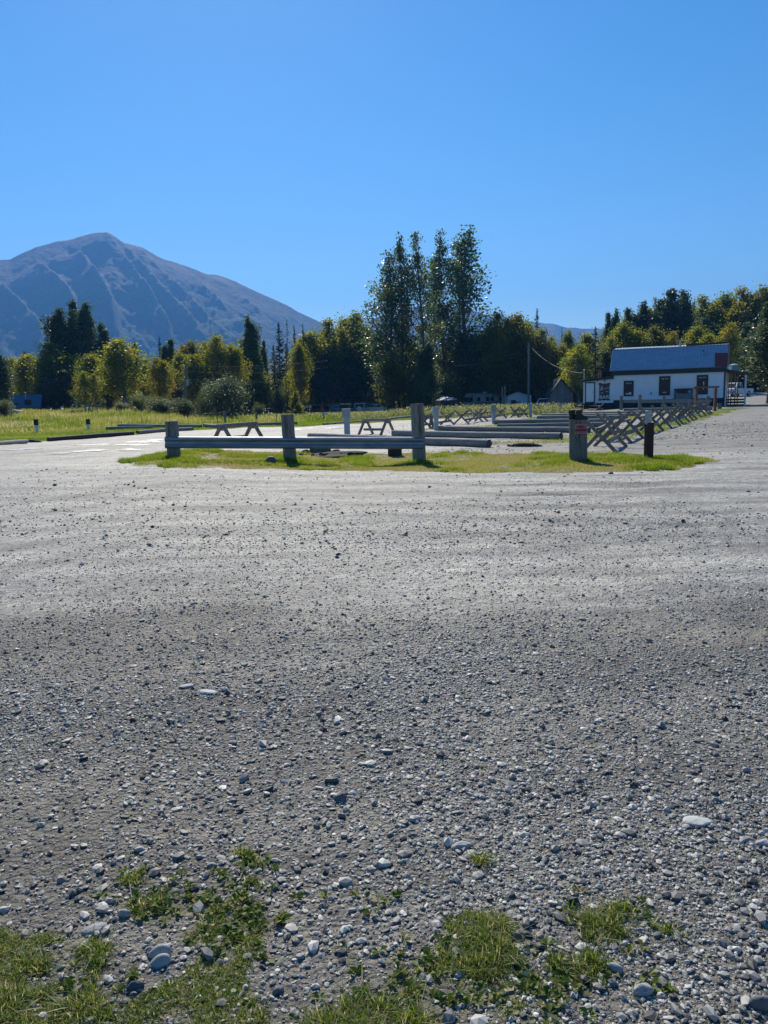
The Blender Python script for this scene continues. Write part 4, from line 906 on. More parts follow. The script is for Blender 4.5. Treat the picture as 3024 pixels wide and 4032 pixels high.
# ------------------------------------------------------------------ bus, garage, sheds
def box_at(px0, px1, Y): return pt(px0, 1600, Y)[0], pt(px1, 1600, Y)[0]
bc = pt(1925, 1600, 128); bx0 = bc[0]; Yb = 128
t = thing('bus', 'old cream school bus with a row of windows parked in the weeds under the trees', 'bus', (bx0, Yb, g(bx0, Yb)), R(-148))
cream = plain('faded_cream_paint', (.28, .29, .27), .55, vary=.2, scale=2)
L_, W_, H_ = 8.5, 2.4, 2.9
prof = [(-1.2, .55), (-1.2, 2.3), (-1.12, 2.65), (-.8, 2.86), (0, 2.93), (.8, 2.86), (1.12, 2.65), (1.2, 2.3), (1.2, .55)]
n = len(prof); vs = [(-L_ / 2, y, z) for y, z in prof] + [(L_ / 2, y, z) for y, z in prof]
mb = MB(); mb.add(vs, [tuple(range(n)), tuple(range(2 * n - 1, n - 1, -1))] + [(i, i + n, (i + 1) % n + n, (i + 1) % n) for i in range(n)]); mb.build('body', cream, t)
for s_ in (-1, 1):
    for i in range(8):
        w_ = MB(); w_.box((-L_ / 2 + .9 + i * .92, s_ * 1.205, 1.95), (.62, .02, .62), bev=.004); w_.build('window', M['glass'] if (i % 3) else M['tin'], t)
    for sx_ in (-2.8, 2.7): w_ = MB(); w_.tube([(sx_, s_ * 1.0, .5), (sx_, s_ * 1.22, .5)], .5, 18); w_.build('wheel', M['rubber'], t)
    w_ = MB(); w_.box((0, s_ * 1.215, 1.35), (L_ - .4, .02, .07)); w_.box((0, s_ * 1.215, 1.0), (L_ - .4, .02, .06)); w_.build('trim_strip', M['black'], t)
    w_ = MB(); w_.tube([(L_ / 2 + .0, s_ * .95, 2.62), (L_ / 2 + .06, s_ * .95, 2.62)], .12, 10); w_.build('marker_lamp', M['black'], t)
mb = MB(); mb.box((L_ / 2 + .02, -.56, 1.95), (.02, 1.0, .75), bev=.004); mb.box((L_ / 2 + .02, .56, 1.95), (.02, 1.0, .75), bev=.004); mb.build('windscreen', M['glass'], t)
mb = MB(); mb.box((L_ / 2 + .1, 0, .65), (.2, 2.3, .3), bev=.03); mb.build('bumper', M['tin'], t)
mb = MB(); mb.box((L_ / 2 + .35, 0, 1.05), (.7, 2.0, .75), bev=.1); mb.build('bonnet', cream, t)
mb = MB(); mb.box((.8, 0, 3.02), (.7, .6, .22), bev=.04); mb.build('roof_vent', M['white'], t)
# dark covered trailer left of bus
x0, x1 = box_at(1724, 1796, 124); xc = (x0 + x1) / 2; t = thing('trailer', 'dark blue-green box trailer under a pale crumpled tarpaulin left of the bus', 'trailer', (xc, 124, g(xc, 124)), R(8))
mb = MB(); mb.box((0, 0, 1.0), (x1 - x0, 4, 1.9), bev=.04); mb.build('body', plain('dark_teal_paint', (.03, .06, .075), .6), t)
mb = MB(); gx, gy = 16, 12; vs = []; 
for i in range(gx + 1):
    for j in range(gy + 1):
        u, v = i / gx, j / gy; e = min(u, 1 - u, v, 1 - v); vs.append(((u - .5) * (x1 - x0) * .96, (v - .5) * 4, 1.97 + .42 * min(1, e * 5) + .16 * (vnoise(u * 7, v * 6, 1, 3) - .5) * 2))
mb.add(vs, [(i * (gy + 1) + j, (i + 1) * (gy + 1) + j, (i + 1) * (gy + 1) + j + 1, i * (gy + 1) + j + 1) for i in range(gx) for j in range(gy)]); mb.build('tarpaulin', plain('pale_tarpaulin', (.35, .40, .43), .6), t)
for s_ in (-.8, .8): mb = MB(); mb.tube([(s_, -2.02, .3), (s_, -1.8, .3)], .3, 12); mb.build('wheel', M['rubber'], t)
# white garage
def gable(nm, label, cat, px0, px1, Y, py_eave, py_apex, py_base, rz, wallm, roofm, depth=5, over=.25, roof_t=.08, apexfrac=.5, poly=None):
    x0, x1 = box_at(px0, px1, Y); xc = (x0 + x1) / 2; W2 = (x1 - x0) / 2; gz = min(g(xc, Y), pt((px0 + px1) / 2, py_base, Y)[2]); t = thing(nm, label, cat, (xc, Y, gz), rz)
    he = pt((px0 + px1) / 2, py_eave, Y)[2] - gz; ha = pt((px0 + px1) / 2, py_apex, Y)[2] - gz; ax = (apexfrac - .5) * 2 * W2
    mb = MB(); mb.prism([(-W2, -.3), (W2, -.3), (W2, he), (ax, ha), (-W2, he)], 0, depth); mb.build('wall', wallm, t)
    mb = MB()
    for sx_ in (-1, 1):
        e = (sx_ * W2, he); d = ((e[0] - ax), (e[1] - ha)); l = math.hypot(*d); d = (d[0] / l, d[1] / l); n_ = (-d[1] * sx_, d[0] * sx_)
        if n_[1] < 0: n_ = (-n_[0], -n_[1])
        p = (ax, ha + .004); q = (e[0] + d[0] * over, e[1] + d[1] * over)
        pl = [(p[0] + n_[0] * .004, p[1] + n_[1] * .004), (q[0] + n_[0] * .004, q[1] + n_[1] * .004), (q[0] + n_[0] * roof_t, q[1] + n_[1] * roof_t), (p[0], p[1] + roof_t / max(.3, n_[1]))]
        mb.prism(pl, -over, depth + over)
    mb.build('roof', roofm, t); return t, W2, he, ha
t, W2, he, ha = gable('garage', 'small white garage with a low dark roof between the bus and the utility pole', 'garage', 2000, 2078, 122, 1556, 1542, 1598, 0, M['white'], M['trim'], 6)
mb = MB(); mb.box((-W2 * .45, -.03, .85), (.75, .06, 1.7), bev=.01); mb.build('door', M['black'], t)
mb = MB(); mb.box((W2 * .0, -.03, 1.0), (.8, .05, .9), bev=.01); w_ = mb.build('window', M['trim'], t); mb = MB(); mb.box((W2 * .0, -.065, 1.0), (.6, .02, .7)); mb.build('pane', M['tin'], w_)
mb = MB(); mb.box((W2 + .4, 1.5, 1.2), (.5, 2, 2.4), bev=.01); mb.build('side_panel', M['white'], t)
t, W2, he, ha = gable('shed', 'old grey plank shed with a steep gable behind the fourth pedestal', 'shed', 2166, 2256, 110, 1551, 1494, 1604, R(-6), M['plank'], M['darkwood'], 5, .45, .12, .47)
for i in range(15):
    xx = -W2 + (i + .5) * 2 * W2 / 15; zt_ = he + (ha - he) * (1 - abs(xx + .06 * W2) / W2) - .05
    mb = MB(); mb.box((xx, -.012, zt_ / 2 - .1), (2 * W2 / 15 - .03, .02, zt_), bev=.004); pl = mb.build('plank', M['plank'], t)
mb = MB(); mb.box((W2 * .32, -.05, 1.0), (.6, .06, 1.5), bev=.01); mb.build('door', plain('blue_grey_door', (.10, .16, .20), .6), t)
mb = MB(); mb.box((W2 * .75, -.05, 1.1), (.28, .06, .9), bev=.01); mb.build('window', M['glass'], t)
mb = MB(); mb.tube([(-W2 * .5, 2, he), (-W2 * .5, 2, ha + .05)], .1, 10); mb.build('chimney', M['tin'], t)
t, W2, he, ha = gable('outbuilding', 'dim dark outbuilding with a low roof behind the gabled shed', 'outbuilding', 2110, 2200, 126, 1542, 1522, 1604, 0, M['darkwood'], M['darkwood'], 6)
mb = MB(); mb.box((-W2 * .3, -.04, 1.2), (.8, .06, 1.9)); mb.build('door', M['black'], t); 
t, W2, he, ha = gable('outbuilding', 'narrow brown hut squeezed between the gabled shed and the bar annex', 'outbuilding', 2262, 2296, 112, 1541, 1526, 1604, 0, M['darkwood'], M['plank'], 4)
mb = MB(); mb.box((-.0, -.04, 1.1), (.6, .06, 1.8)); mb.build('door', M['black'], t); 
# left cabins
Yc = 104
x0, x1 = box_at(42, 150, Yc); xc = (x0 + x1) / 2; gz = g(xc, Yc) - .1
t = thing('cabin', 'small log cabin with a blue metal roof and stove pipe at the far left', 'cabin', (xc, Yc, gz), R(14)); W2 = (x1 - x0) / 2
he = pt(95, 1597, Yc)[2] - gz; ha = pt(95, 1556, Yc)[2] - gz
mb = MB(); mb.box((0, 1.5, he / 2 - .2), (2 * W2 - .3, 3, he + .4)); mb.build('wall', noise_mat('cabin_log_wall', (.10, .10, .09), (.2, .2, .18), 5, .8, (1, 1, 8), .5), t)
rm = plain('blue_metal_roof', (.05, .12, .19), .6, bump=.1)
mb = MB(); mb.prism([(-.45, he - .35), (-.45, he - .27), (1.5, ha + .08), (3.45, he - .27), (3.45, he - .35), (1.5, ha)], -W2 - .25, W2 + .25, fn=lambda p: (p[1], p[0], p[2])); mb.build('roof', rm, t)
mb = MB()
for s_ in (-1, 1): mb.add([(s_ * (W2 - .16), .0, he), (s_ * (W2 - .16), 3, he), (s_ * (W2 - .16), 1.5, ha - .03)], [(0, 1, 2)])
mb.build('gable_wall', M['darkwood'], t)
mb = MB(); mb.tube([(.1, .9, he), (.1, .9, ha + .35)], .07, 8); mb.build('chimney', M['tin'], t)
mb = MB(); mb.box((.5, -.03, 1.0), (.8, .06, 1.7)); mb.build('door', M['black'], t); mb = MB(); mb.box((-1.0, -.03, 1.2), (.6, .05, .6)); mb.build('window', M['glass'], t)
t, W2, he, ha = gable('house', 'dark red-brown gabled house half hidden behind the left birches', 'house', 668, 742, 112, 1558, 1519, 1605, R(-8), plain('dark_brown_wall', (.05, .03, .028), .8), plain('dark_red_roof', (.08, .035, .035), .7), 7, .4)
mb = MB(); mb.box((.3, -.04, 1.6), (.7, .06, .9)); mb.build('window', M['glass'], t)
# rock rubble at far left
for i, (px_, py_) in enumerate([(20, 1633), (45, 1631), (62, 1632), (80, 1630), (8, 1636)]):
    c = gp(px_, py_); mb = MB(); mb.blob((0, 0, .15), (.45, .35, .3), 2, .2, 70 + i); tag(mb.build('stone', M['paleston'], loc=c), 'pale boulder in the row at the far left meadow edge below the blue-roofed cabin', 'stone', 'pale boulders below the cabin')
# ------------------------------------------------------------------ the bar
Rc = pt(2850, 1600, 76.0); Rx, Ry = Rc[0], 76.0; Rz = g(Rx, Ry)
ang = math.atan((-4900 - 1512) / F); U = np.array([math.sin(ang), math.cos(ang)])        # towards the left end
Nn = np.array([-U[1], U[0]]);
if Nn[1] > 0: Nn = -Nn                                                                     # out of the facade
def fac(px, py, off=0.0):
    d = ray(px, py); o = np.array([Rx, Ry]) + Nn * off
    t = ((o[0] - CAM[0]) * Nn[0] + (o[1] - CAM[1]) * Nn[1]) / (d[0] * Nn[0] + d[1] * Nn[1]); p = CAM + d * t
    s_ = (p[0] - Rx) * U[0] + (p[1] - Ry) * U[1]; return s_, p[2] - Rz
# local frame: x = -U (to the right), y = -N (into the building), z up ; origin right front corner
bar = thing('bar_building', 'long white single-storey bar with a blue-grey metal roof, dark green trim and a porch', 'building', (Rx, Ry, Rz), math.atan2(-U[1], -U[0]))
def X_(s_): return -s_
sL, zb = fac(2415, 1575); _, ze = fac(2640, 1470); sA, _ = fac(2296, 1575)
zb = fac(2640, 1571)[1]; zf0 = fac(2640, 1470)[1]; zf1 = fac(2640, 1453)[1]
DEP = 7.0
mb = MB(); mb.box((-sL / 2, DEP / 2, (zb + zf1) / 2), (sL, DEP, zf1 - zb), bev=0)
# panel joints are thin battens of the same sheet
for px_ in (2441, 2539, 2690):
    s_, _ = fac(px_, 1520); mb.box((-s_, -.006, (zb + zf0) / 2), (.03, .012, zf0 - zb - .02))
mb.build('wall', M['white'], bar)
mb = MB(); mb.box((-sL / 2, DEP / 2, zb / 2 - .1), (sL - .08, DEP - .08, zb + .2)); mb.build('skirting', M['skirt'], bar)
mb = MB(); mb.box((-sL / 2, -.10, (zf0 + zf1) / 2), (sL + .3, .2 - .01, zf1 - zf0 + .06), bev=.01); mb.build('fascia', M['trim'], bar)
mb = MB(); mb.box((-.02, .06, (zb + zf0) / 2), (.14, .18, zf0 - zb), bev=.004); mb.build('corner_board', M['trim'], bar)
# roof: steep front slope, shallow upper slope
s0, zE = fac(2403, 1463, .35); s1, _ = fac(2864, 1448, .35)
zE = zf1 + .02
def facd(px, py, off): return fac(px, py, off)
sT0, zT = fac(2415, 1378, -1.7); sT1, _ = fac(2866, 1356, -1.7)
zT = (fac(2415, 1379, -1.7)[1] + fac(2866, 1356, -1.7)[1]) / 2
nn = 150; vs = []; rows = [(-.38, zE, s0, s1), (1.7, zT, sT0, sT1), (3.5, zT + .25, sT0 + .0, sT1)]
mb = MB()
for (yy, zz_, sa, sb) in rows:
    for i in range(nn + 1):
        u = i / nn; s_ = sa + (sb - sa) * u; rib = .03 if (i % 4 == 0) else 0
        vs.append((-s_, yy - rib * .8, zz_ + rib + (.015 * math.sin(u * 9))))
fs = []
for r_ in range(2):
    for i in range(nn): a = r_ * (nn + 1) + i; fs.append((a, a + 1, a + nn + 2, a + nn + 1))
mb.add(vs, fs)
vs2 = [(x, y, z - .06) for x, y, z in vs]; mb.add(vs2, fs)
# back slopes mirrored
for (ya, za, yb, zb2) in ((3.5, zT + .24, 5.3, zT - .02), (5.3, zT - .02, 7.4, zE)):
    mb.add([(-s0, ya, za), (-s1, ya, za), (-s1, yb, zb2), (-s0, yb, zb2)], [(0, 1, 2, 3)])
rf = mb.build('roof', M['roofm'], bar)
mb = MB()
for sE in (sL + .02, .02):   # gable walls
    mb.add([(-sE, -.2, zE - .02), (-sE, 7.2, zE - .02), (-sE, 5.3, zT - .1), (-sE, 3.5, zT + .14), (-sE, 1.7, zT - .1)], [(0, 1, 2, 3, 4)])
    mb.add([(-sE + .05, -.2, zE - .02), (-sE + .05, 7.2, zE - .02), (-sE + .05, 5.3, zT - .1), (-sE + .05, 3.5, zT + .14), (-sE + .05, 1.7, zT - .1)], [(0, 1, 2, 3, 4)])
mb.build('gable_wall', M['white'], bar)
# pale rake edge at left, ridge flashing
mb = MB(); mb.beam((-s0 - .02, -.38, zE - .01), (-sT0 - .02, 1.7, zT - .01), .05, .12); mb.build('rake_trim', M['whitem'], rf)
mb = MB(); mb.beam((-sT0, 1.72, zT + .03), (-sT1, 1.72, zT + .03), .16, .035); mb.build('flashing', M['tin'], rf)
mb = MB(); sb0, _ = fac(2700, 1370, -1.8); mb.beam((-sb0, 2.0, zT + .16), (-sT1, 2.0, zT + .2), .1, .2); mb.build('ridge_board', M['black'], rf)
# red patch sheet on the slope
def slope_pt(px, py):
    # intersect ray with slope plane through (y=-.38,z=zE) and (y=1.7,z=zT)
    d = ray(px, py); n2 = Nn * (zT - zE); # plane normal in world: N*(dz)+ z*(dy)
    nx, ny, nz_ = Nn[0] * (zT - zE), Nn[1] * (zT - zE), (1.7 + .38)
    p0 = np.array([Rx + Nn[0] * .38, Ry + Nn[1] * .38, Rz + zE]); nv = np.array([nx, ny, nz_]); t = np.dot(p0 - CAM, nv) / np.dot(d, nv); p = CAM + d * t
    return (-((p[0] - Rx) * U[0] + (p[1] - Ry) * U[1]), -((p[0] - Rx) * Nn[0] + (p[1] - Ry) * Nn[1]), p[2] - Rz)
def slope_quad(name, pxs, m, lift=.05):
    q = [slope_pt(*p) for p in pxs]; l = np.array([0, -(zT - zE), 2.08]); l = l / np.linalg.norm(l) * lift
    vs = [tuple(np.array(p) + l) for p in q] + [tuple(np.array(p) + l * .2) for p in q]
    mb = MB(); mb.add(vs, [(0, 1, 2, 3), (7, 6, 5, 4)] + [(i, (i + 1) % 4, (i + 1) % 4 + 4, i + 4) for i in range(4)]); return mb.build(name, m, rf)
slope_quad('red_panel', [(2816, 1391), (2866, 1391), (2864, 1444), (2815, 1444)], M['redm'], .06)
for (px_, py_, w_, h_) in [(2770, 1383, 5, 5), (2770, 1399, 3, 3), (2778, 1398, 4, 2), (2744, 1431, 2, 5)]:
    slope_quad('patch', [(px_ - w_ / 2, py_ - h_ / 2), (px_ + w_ / 2, py_ - h_ / 2), (px_ + w_ / 2, py_ + h_ / 2), (px_ - w_ / 2, py_ + h_ / 2)], M['black'], .055)
s_, z_ = fac(2678, 1360, -2.2); mb = MB(); mb.tube([(-s_, 2.3, zT), (-s_, 2.3, zT + .62)], .11, 12); mb.tube([(-s_, 2.3, zT + .62), (-s_, 2.3, zT + .7)], .17, 12); mb.build('chimney', M['tin'], rf)
# windows
def rect(px0, py0, px1, py1, off=0.0):
    a = fac((px0 + px1) / 2, py0, off); b_ = fac((px0 + px1) / 2, py1, off); l = fac(px0, (py0 + py1) / 2, off)[0]; r_ = fac(px1, (py0 + py1) / 2, off)[0]
    return -(l + r_) / 2, (a[1] + b_[1]) / 2, abs(l - r_), abs(a[1] - b_[1])
for k, (q, lab) in enumerate([((2456, 1499, 2495, 1560), 'smaller left window with a paper notice'), ((2595, 1481, 2639, 1557), 'middle window'), ((2743, 1476, 2788, 1553), 'right window')]):
    x, z, W3, H3 = rect(*q); mb = MB(); fwd = .13
    for (cx_, cz, w_, h_) in ((x, z + H3 / 2 - fwd / 2, W3, fwd), (x, z - H3 / 2 + fwd / 2, W3, fwd), (x - W3 / 2 + fwd / 2, z, fwd, H3 - 2 * fwd), (x + W3 / 2 - fwd / 2, z, fwd, H3 - 2 * fwd)): mb.box((cx_, -.035, cz), (w_, .07, h_), bev=.005)
    mb.box((x, -.03, z + .02), (W3 - 2 * fwd, .05, .045)); fr_ = mb.build('window', M['trim'], bar); fr_['label'] = lab
    mb = MB(); mb.box((x, -.012, z), (W3 - 2 * fwd, .016, H3 - 2 * fwd)); mb.build('pane', M['glass'], fr_)
    mb = MB()
    for s_ in (-1, 1): mb.box((x + s_ * (W3 - 2 * fwd) * .22, -.024, z + H3 / 2 - fwd - .13), ((W3 - 2 * fwd) * .36, .004, .14))
    mb.build('blind', M['paperm'] if 'paperm' in M else M.setdefault('paperm', plain('window_paper', (.35, .38, .36), .7)), fr_)
    mb = MB()
    if k == 0: mb.box((x + .14, -.024, z - H3 / 2 + fwd + .15), (.26, .004, .24)); mb.box((x - .16, -.024, z - H3 / 2 + fwd + .12), (.24, .004, .12))
    elif k == 1: mb.box((x, -.024, z - H3 / 2 + fwd + .18), (.34, .004, .06))
    else: mb.box((x + .12, -.024, z + .12), (.09, .004, .34)); mb.box((x + .12, -.024, z - .32), (.08, .004, .3))
    mb.build('notice', M['white'], fr_)
x, z, w_, h_ = rect(2561, 1543, 2567, 1555); mb = MB(); mb.box((x, -.05, z), (w_, .1, h_), bev=.01); mb.build('meter_box', M['pedestal'], bar)
x, z, w_, h_ = rect(2807, 1527, 2828, 1551); mb = MB(); mb.box((x, -.012, z), (w_, .02, h_)); mb.build('notice', M['whitem'], bar)
# annex
an_x0, an_x1 = -sA, -sL
zaL = fac(2296, 1503)[1]; zaR = fac(2413, 1492)[1]; zab = fac(2355, 1587)[1]
mb = MB(); mb.add([(an_x0, .02, zab), (an_x1, .02, zab), (an_x1, .02, zaR), (an_x0, .02, zaL), (an_x0, 5.5, zab), (an_x1, 5.5, zab), (an_x1, 5.5, zaR), (an_x0, 5.5, zaL)], [(0, 1, 2, 3), (7, 6, 5, 4), (0, 3, 7, 4), (1, 5, 6, 2), (3, 2, 6, 7), (0, 4, 5, 1)])
an = mb.build('annex_wall', M['white'], bar)
mb = MB(); mb.box(((an_x0 + an_x1) / 2, 2.8, zab / 2 - .05), (an_x1 - an_x0 - .1, 5.3, zab + .1)); mb.build('annex_base', M['skirt'], bar)
zt_ = .13; xl = -fac(2283, 1498)[0]
mb = MB(); mb.add([(xl, -.3, zaL - .06), (an_x1 - .01, -.3, zaR + .02), (an_x1 - .01, -.3, zaR + .30), (xl, -.3, zaL + .12), (xl, 5.8, zaL - .06), (an_x1 - .01, 5.8, zaR + .02), (an_x1 - .01, 5.8, zaR + .30), (xl, 5.8, zaL + .12)], [(0, 1, 2, 3), (7, 6, 5, 4), (0, 3, 7, 4), (1, 5, 6, 2), (3, 2, 6, 7), (0, 4, 5, 1)])
mb.build('annex_roof', M['trim'], bar)
x, z, W3, H3 = rect(2304, 1505, 2343, 1590); mb = MB(); f_ = .1
for (cx_, cz, w_, h_) in ((x, z + H3 / 2 - f_ / 2, W3, f_), (x - W3 / 2 + f_ / 2, z, f_, H3 - f_), (x + W3 / 2 - f_ / 2, z, f_, H3 - f_), (x, z - H3 / 2 + .1, W3 - .2, .2)): mb.box((cx_, -.03, cz), (w_, .08, h_), bev=.004)
dr = mb.build('door_frame', M['trim'], bar); mb = MB(); mb.box((x, -.01, z + .08), (W3 - .2, .06, H3 - .26), bev=.004); dd = mb.build('door', M['white'], bar)
mb = MB(); mb.tube([(x + W3 / 2 - .2, -.04, z), (x + W3 / 2 - .2, -.1, z)], .035, 8); mb.tube([(x + W3 / 2 - .2, -.04, z + .16), (x + W3 / 2 - .2, -.07, z + .16)], .03, 8); mb.build('handle', M['black'], dd)
mb = MB(); zs = z - H3 / 2
for k in range(3): mb.box((x, -.45 - k * .28, zs - .12 - k * .2), (1.5, .3, .05)); mb.box((x - .7, -.45 - k * .28, (zs - .15 - k * .2) / 2), (.06, .06, max(.05, zs - .15 - k * .2))); mb.box((x + .7, -.45 - k * .28, (zs - .15 - k * .2) / 2), (.06, .06, max(.05, zs - .15 - k * .2)))
mb.build('steps', M['darkwood'], bar)
# sign: shaped board
x, z, W3, H3 = rect(2357, 1508, 2402, 1577); a, b_ = W3 / 2, H3 / 2
out_ = [(-a, b_), (-a * .55, b_), (-a * .35, b_ - .09), (0, b_ - .03), (a * .35, b_ - .09), (a * .55, b_), (a, b_), (a, b_ - .14), (a - .07, b_ - .22), (a - .07, -b_ + .2), (a, -b_ + .1), (a, -b_), (a * .6, -b_), (a * .3, -b_ + .07), (0, -b_), (-a * .3, -b_ + .07), (-a * .6, -b_), (-a, -b_), (-a, -b_ + .1), (-a + .07, -b_ + .2), (-a + .07, b_ - .22), (-a, b_ - .14)]
mb = MB(); mb.prism([(x + p, z + q) for p, q in out_], -.055, -.01); mb.add([], []); 
sgn = mb.build('sign', plain('sign_dark_edge', (.03, .05, .07), .6), bar)
mb = MB(); mb.prism([(x + p * .88, z + q * .93) for p, q in out_], -.062, -.055); mb.build('sign_face', plain('sign_brown_board', (.11, .065, .06), .7, vary=.2, scale=4), sgn)
sw = plain('sign_white_lettering', (.62, .64, .62), .6); sg_ = plain('sign_pale_green_lettering', (.30, .42, .40), .6)
text_mesh('lettering', 'BAR', .50, sw, sgn, Matrix.Translation((x + .02, -.066, z - b_ + .34)) @ R90, .003, spacing=1.12, bold=.012)
text_mesh('lettering', 'S', .52, sw, sgn, Matrix.Translation((x - a * .58, -.066, z + b_ - .58)) @ R90, .003, shear=.3, bold=.012)
text_mesh('lettering', 'eaview', .27, sg_, sgn, Matrix.Translation((x + a * .16, -.066, z + b_ - .56)) @ Matrix.Rotation(R(-9), 4, 'Y') @ R90, .003, shear=.4, bold=.004)
mb = MB(); mb.prism([(x - .35, z - .14), (x - .2, z - .06), (x - .1, z - .11), (x - .02, z - .10), (x - .2, z - .15)], -.066, -.062); mb.prism([(x + .08, z + .01), (x + .25, z + .05), (x + .4, z - .0), (x + .52, z - .05), (x + .3, z - .03)], -.066, -.062); mb.build('emblem', sw, sgn)
mb = MB(); mb.box((-fac(2382, 1500)[0], -.1, fac(2382, 1500)[1]), (.12, .15, .12)); mb.box((-fac(2352, 1499)[0], -.1, fac(2352, 1499)[1]), (.1, .15, .1)); mb.build('wall_lamp', M['black'], bar)
# mast, brown stake
s_, z_ = fac(2296, 1486); mb = MB(); mb.tube([(-s_, .5, zaL), (-s_, .5, fac(2296, 1458)[1])], .045, 8); mb.blob((-s_, .5, fac(2296, 1457)[1]), (.1, .1, .08), 1, 0, 1); mb.build('service_mast', M['tin'], bar)
s_, z0 = fac(2356, 1484); _, z1 = fac(2356, 1455); mb = MB(); mb.tube([(-s_, .8, z0 - .1), (-s_, .8, z0 + (z1 - z0) * .5), (-s_, .8, z1)], [.18, .13, .05], 8); mb.build('vent_pipe', M['brownwood'], bar)
# porch at right
def P_(px, py, off): s_, z = fac(px, py, off); return s_, z
px0 = .15; pw = -fac(2932, 1500, -1.0)[0]; 
xr = pw + .1
zp0 = zf0 + .1; zp1 = fac(2950, 1478, -1)[1]
mb = MB(); mb.add([(.05, -.1, zp0), (xr + .8, -.1, zp1), (xr + .8, 6.6, zp1), (.05, 6.6, zp0), (.05, -.1, zp0 + .14), (xr + .8, -.1, zp1 + .1), (xr + .8, 6.6, zp1 + .1), (.05, 6.6, zp0 + .14)], [(0, 1, 2, 3), (7, 6, 5, 4), (0, 4, 5, 1), (1, 5, 6, 2), (2, 6, 7, 3), (3, 7, 4, 0)])
pr = mb.build('porch_roof', M['trim'], bar)
mb = MB()
for k in range(6): yy = .3 + k * 1.15; mb.beam((.1, yy, zp0 - .06), (xr + .6, yy, zp1 - .06), .05, .1)
mb.build('rafters', M['brownwood'], pr)
zd = fac(2890, 1572, -.2)[1]
mb = MB(); mb.box((xr / 2 + .08, 3.2, zd - .06), (xr - .1, 6.2, .12)); mb.build('porch_deck', M['darkwood'], bar)
mb = MB()
for k in range(3): mb.box((xr / 2 + .08, .12, zd - .3 - k * .28), (xr - .2, .05, .2))
mb.build('porch_skirt', M['darkwood'], bar)
for (xx, yy, w_) in ((xr, .1, .17), (xr, 2.0, .13), (xr, 4.2, .13), (xr, 6.2, .13), (.1, 6.2, .13)):
    zt_ = zp0 + (zp1 - zp0) * (xx / (xr + .8)) - .1; mb = MB(); mb.box((xx, yy, (zt_) / 2 - .1), (w_, w_, zt_ + .2), bev=.01); mb.build('porch_post', M['whitem'], bar)
x, z, w_, h_ = rect(2845, 1540, 2850, 1598); mb = MB(); mb.box((.12, -.06, .95), (.12, .1, 2.0), bev=.01); mb.build('downpipe', M['whitem'], bar)
# items around it
def spot(px, Y): v = pt(px, 1600, Y); return np.array([v[0], Y, g(v[0], Y)])
t = thing('cooler_unit', 'pale blue boxy cooling unit on a stand behind the porch roof', 'cooling unit', spot(2884, 84)); cz = pt(2884, 1456, 84)[2] - t.location.z; ct = pt(2884, 1437, 84)[2] - t.location.z
mb = MB(); mb.box((0, 0, (cz + ct) / 2 - .1), (.85, .8, ct - cz + .2), bev=.04); mb.build('body', plain('dull_blue_metal', (.10, .22, .27), .6), t)
mb = MB(); mb.tube([(0, 0, ct), (0, 0, ct + .12)], [.5, .12], 10); mb.build('lid', plain('pale_blue_metal', (.35, .5, .55), .6), t)
mb = MB()
for sx_ in (-.35, .35):
    for sy_ in (-.3, .3): mb.box((sx_, sy_, cz / 2 - .1), (.08, .08, cz + .1))
mb.build('stand', M['darkwood'], t)
def gpz(px, py, Y=None):
    return gp(px, py)
Yg = 68.0
a, b_ = pt(2444, 1580, 72.5), pt(2790, 1580, 66.5)
t = thing('guardrail', 'grey plank rail on short round posts along the front of the bar', 'guardrail', (a[0], a[1], g(a[0], a[1]))); o3 = np.array(t.location)
for px_ in (2446, 2614, 2786):
    k = (px_ - 2444) / 346; Y = a[1] + (b_[1] - a[1]) * k; c = pt(px_, 1600, Y); gz = g(c[0], Y); h = pt(px_, 1559, Y)[2] - gz; round_post(.16, h, px_, 10, 'post', t, (c[0] - o3[0], Y - o3[1], gz - o3[2]))
mb = MB(); mb.beam((0 + .2, -.22, a[2] - o3[2]), tuple(np.array([b_[0], b_[1] - .22, b_[2]]) - o3), .06, .3); mb.build('rail', M['plank'], t)
c = spot(2519, 64); c[2] = g(c[0], 64); t = thing('post', 'tall weathered round post standing before the bar between left and middle windows', 'post', c); round_post(.15, pt(2519, 1555, 64)[2] - c[2], 77, 10, 'post', t, (0, 0, 0))
c = spot(2833, 67); t = thing('stump', 'short cut post at the right front corner of the bar', 'stump', c); round_post(.19, pt(2833, 1588, 67)[2] - c[2], 78, 12, 'post', t, (0, 0, 0))
# brown gate frame
t = thing('gate_frame', 'brown wooden frame of two posts and a crossbeam before the bar right window', 'gate frame', spot(2777, 62)); o3 = np.array(t.location)
for px_, pb in ((2740, 1600), (2815, 1608)):
    c = pt(px_, 1600, 62); gz = g(c[0], 62); top = pt(px_, 1528, 62)[2]; mb = MB(); mb.box((c[0] - o3[0], 0, (top - o3[2]) / 2 - .05), (.19, .19, top - o3[2] + .1), bev=.01); mb.build('post', M['brownwood'], t)
l, r_ = pt(2728, 1526, 62), pt(2830, 1523, 62); mb = MB(); mb.beam(tuple(l - o3), tuple(r_ - o3), .24, .14); mb.build('crossbeam', M['brownwood'], t)
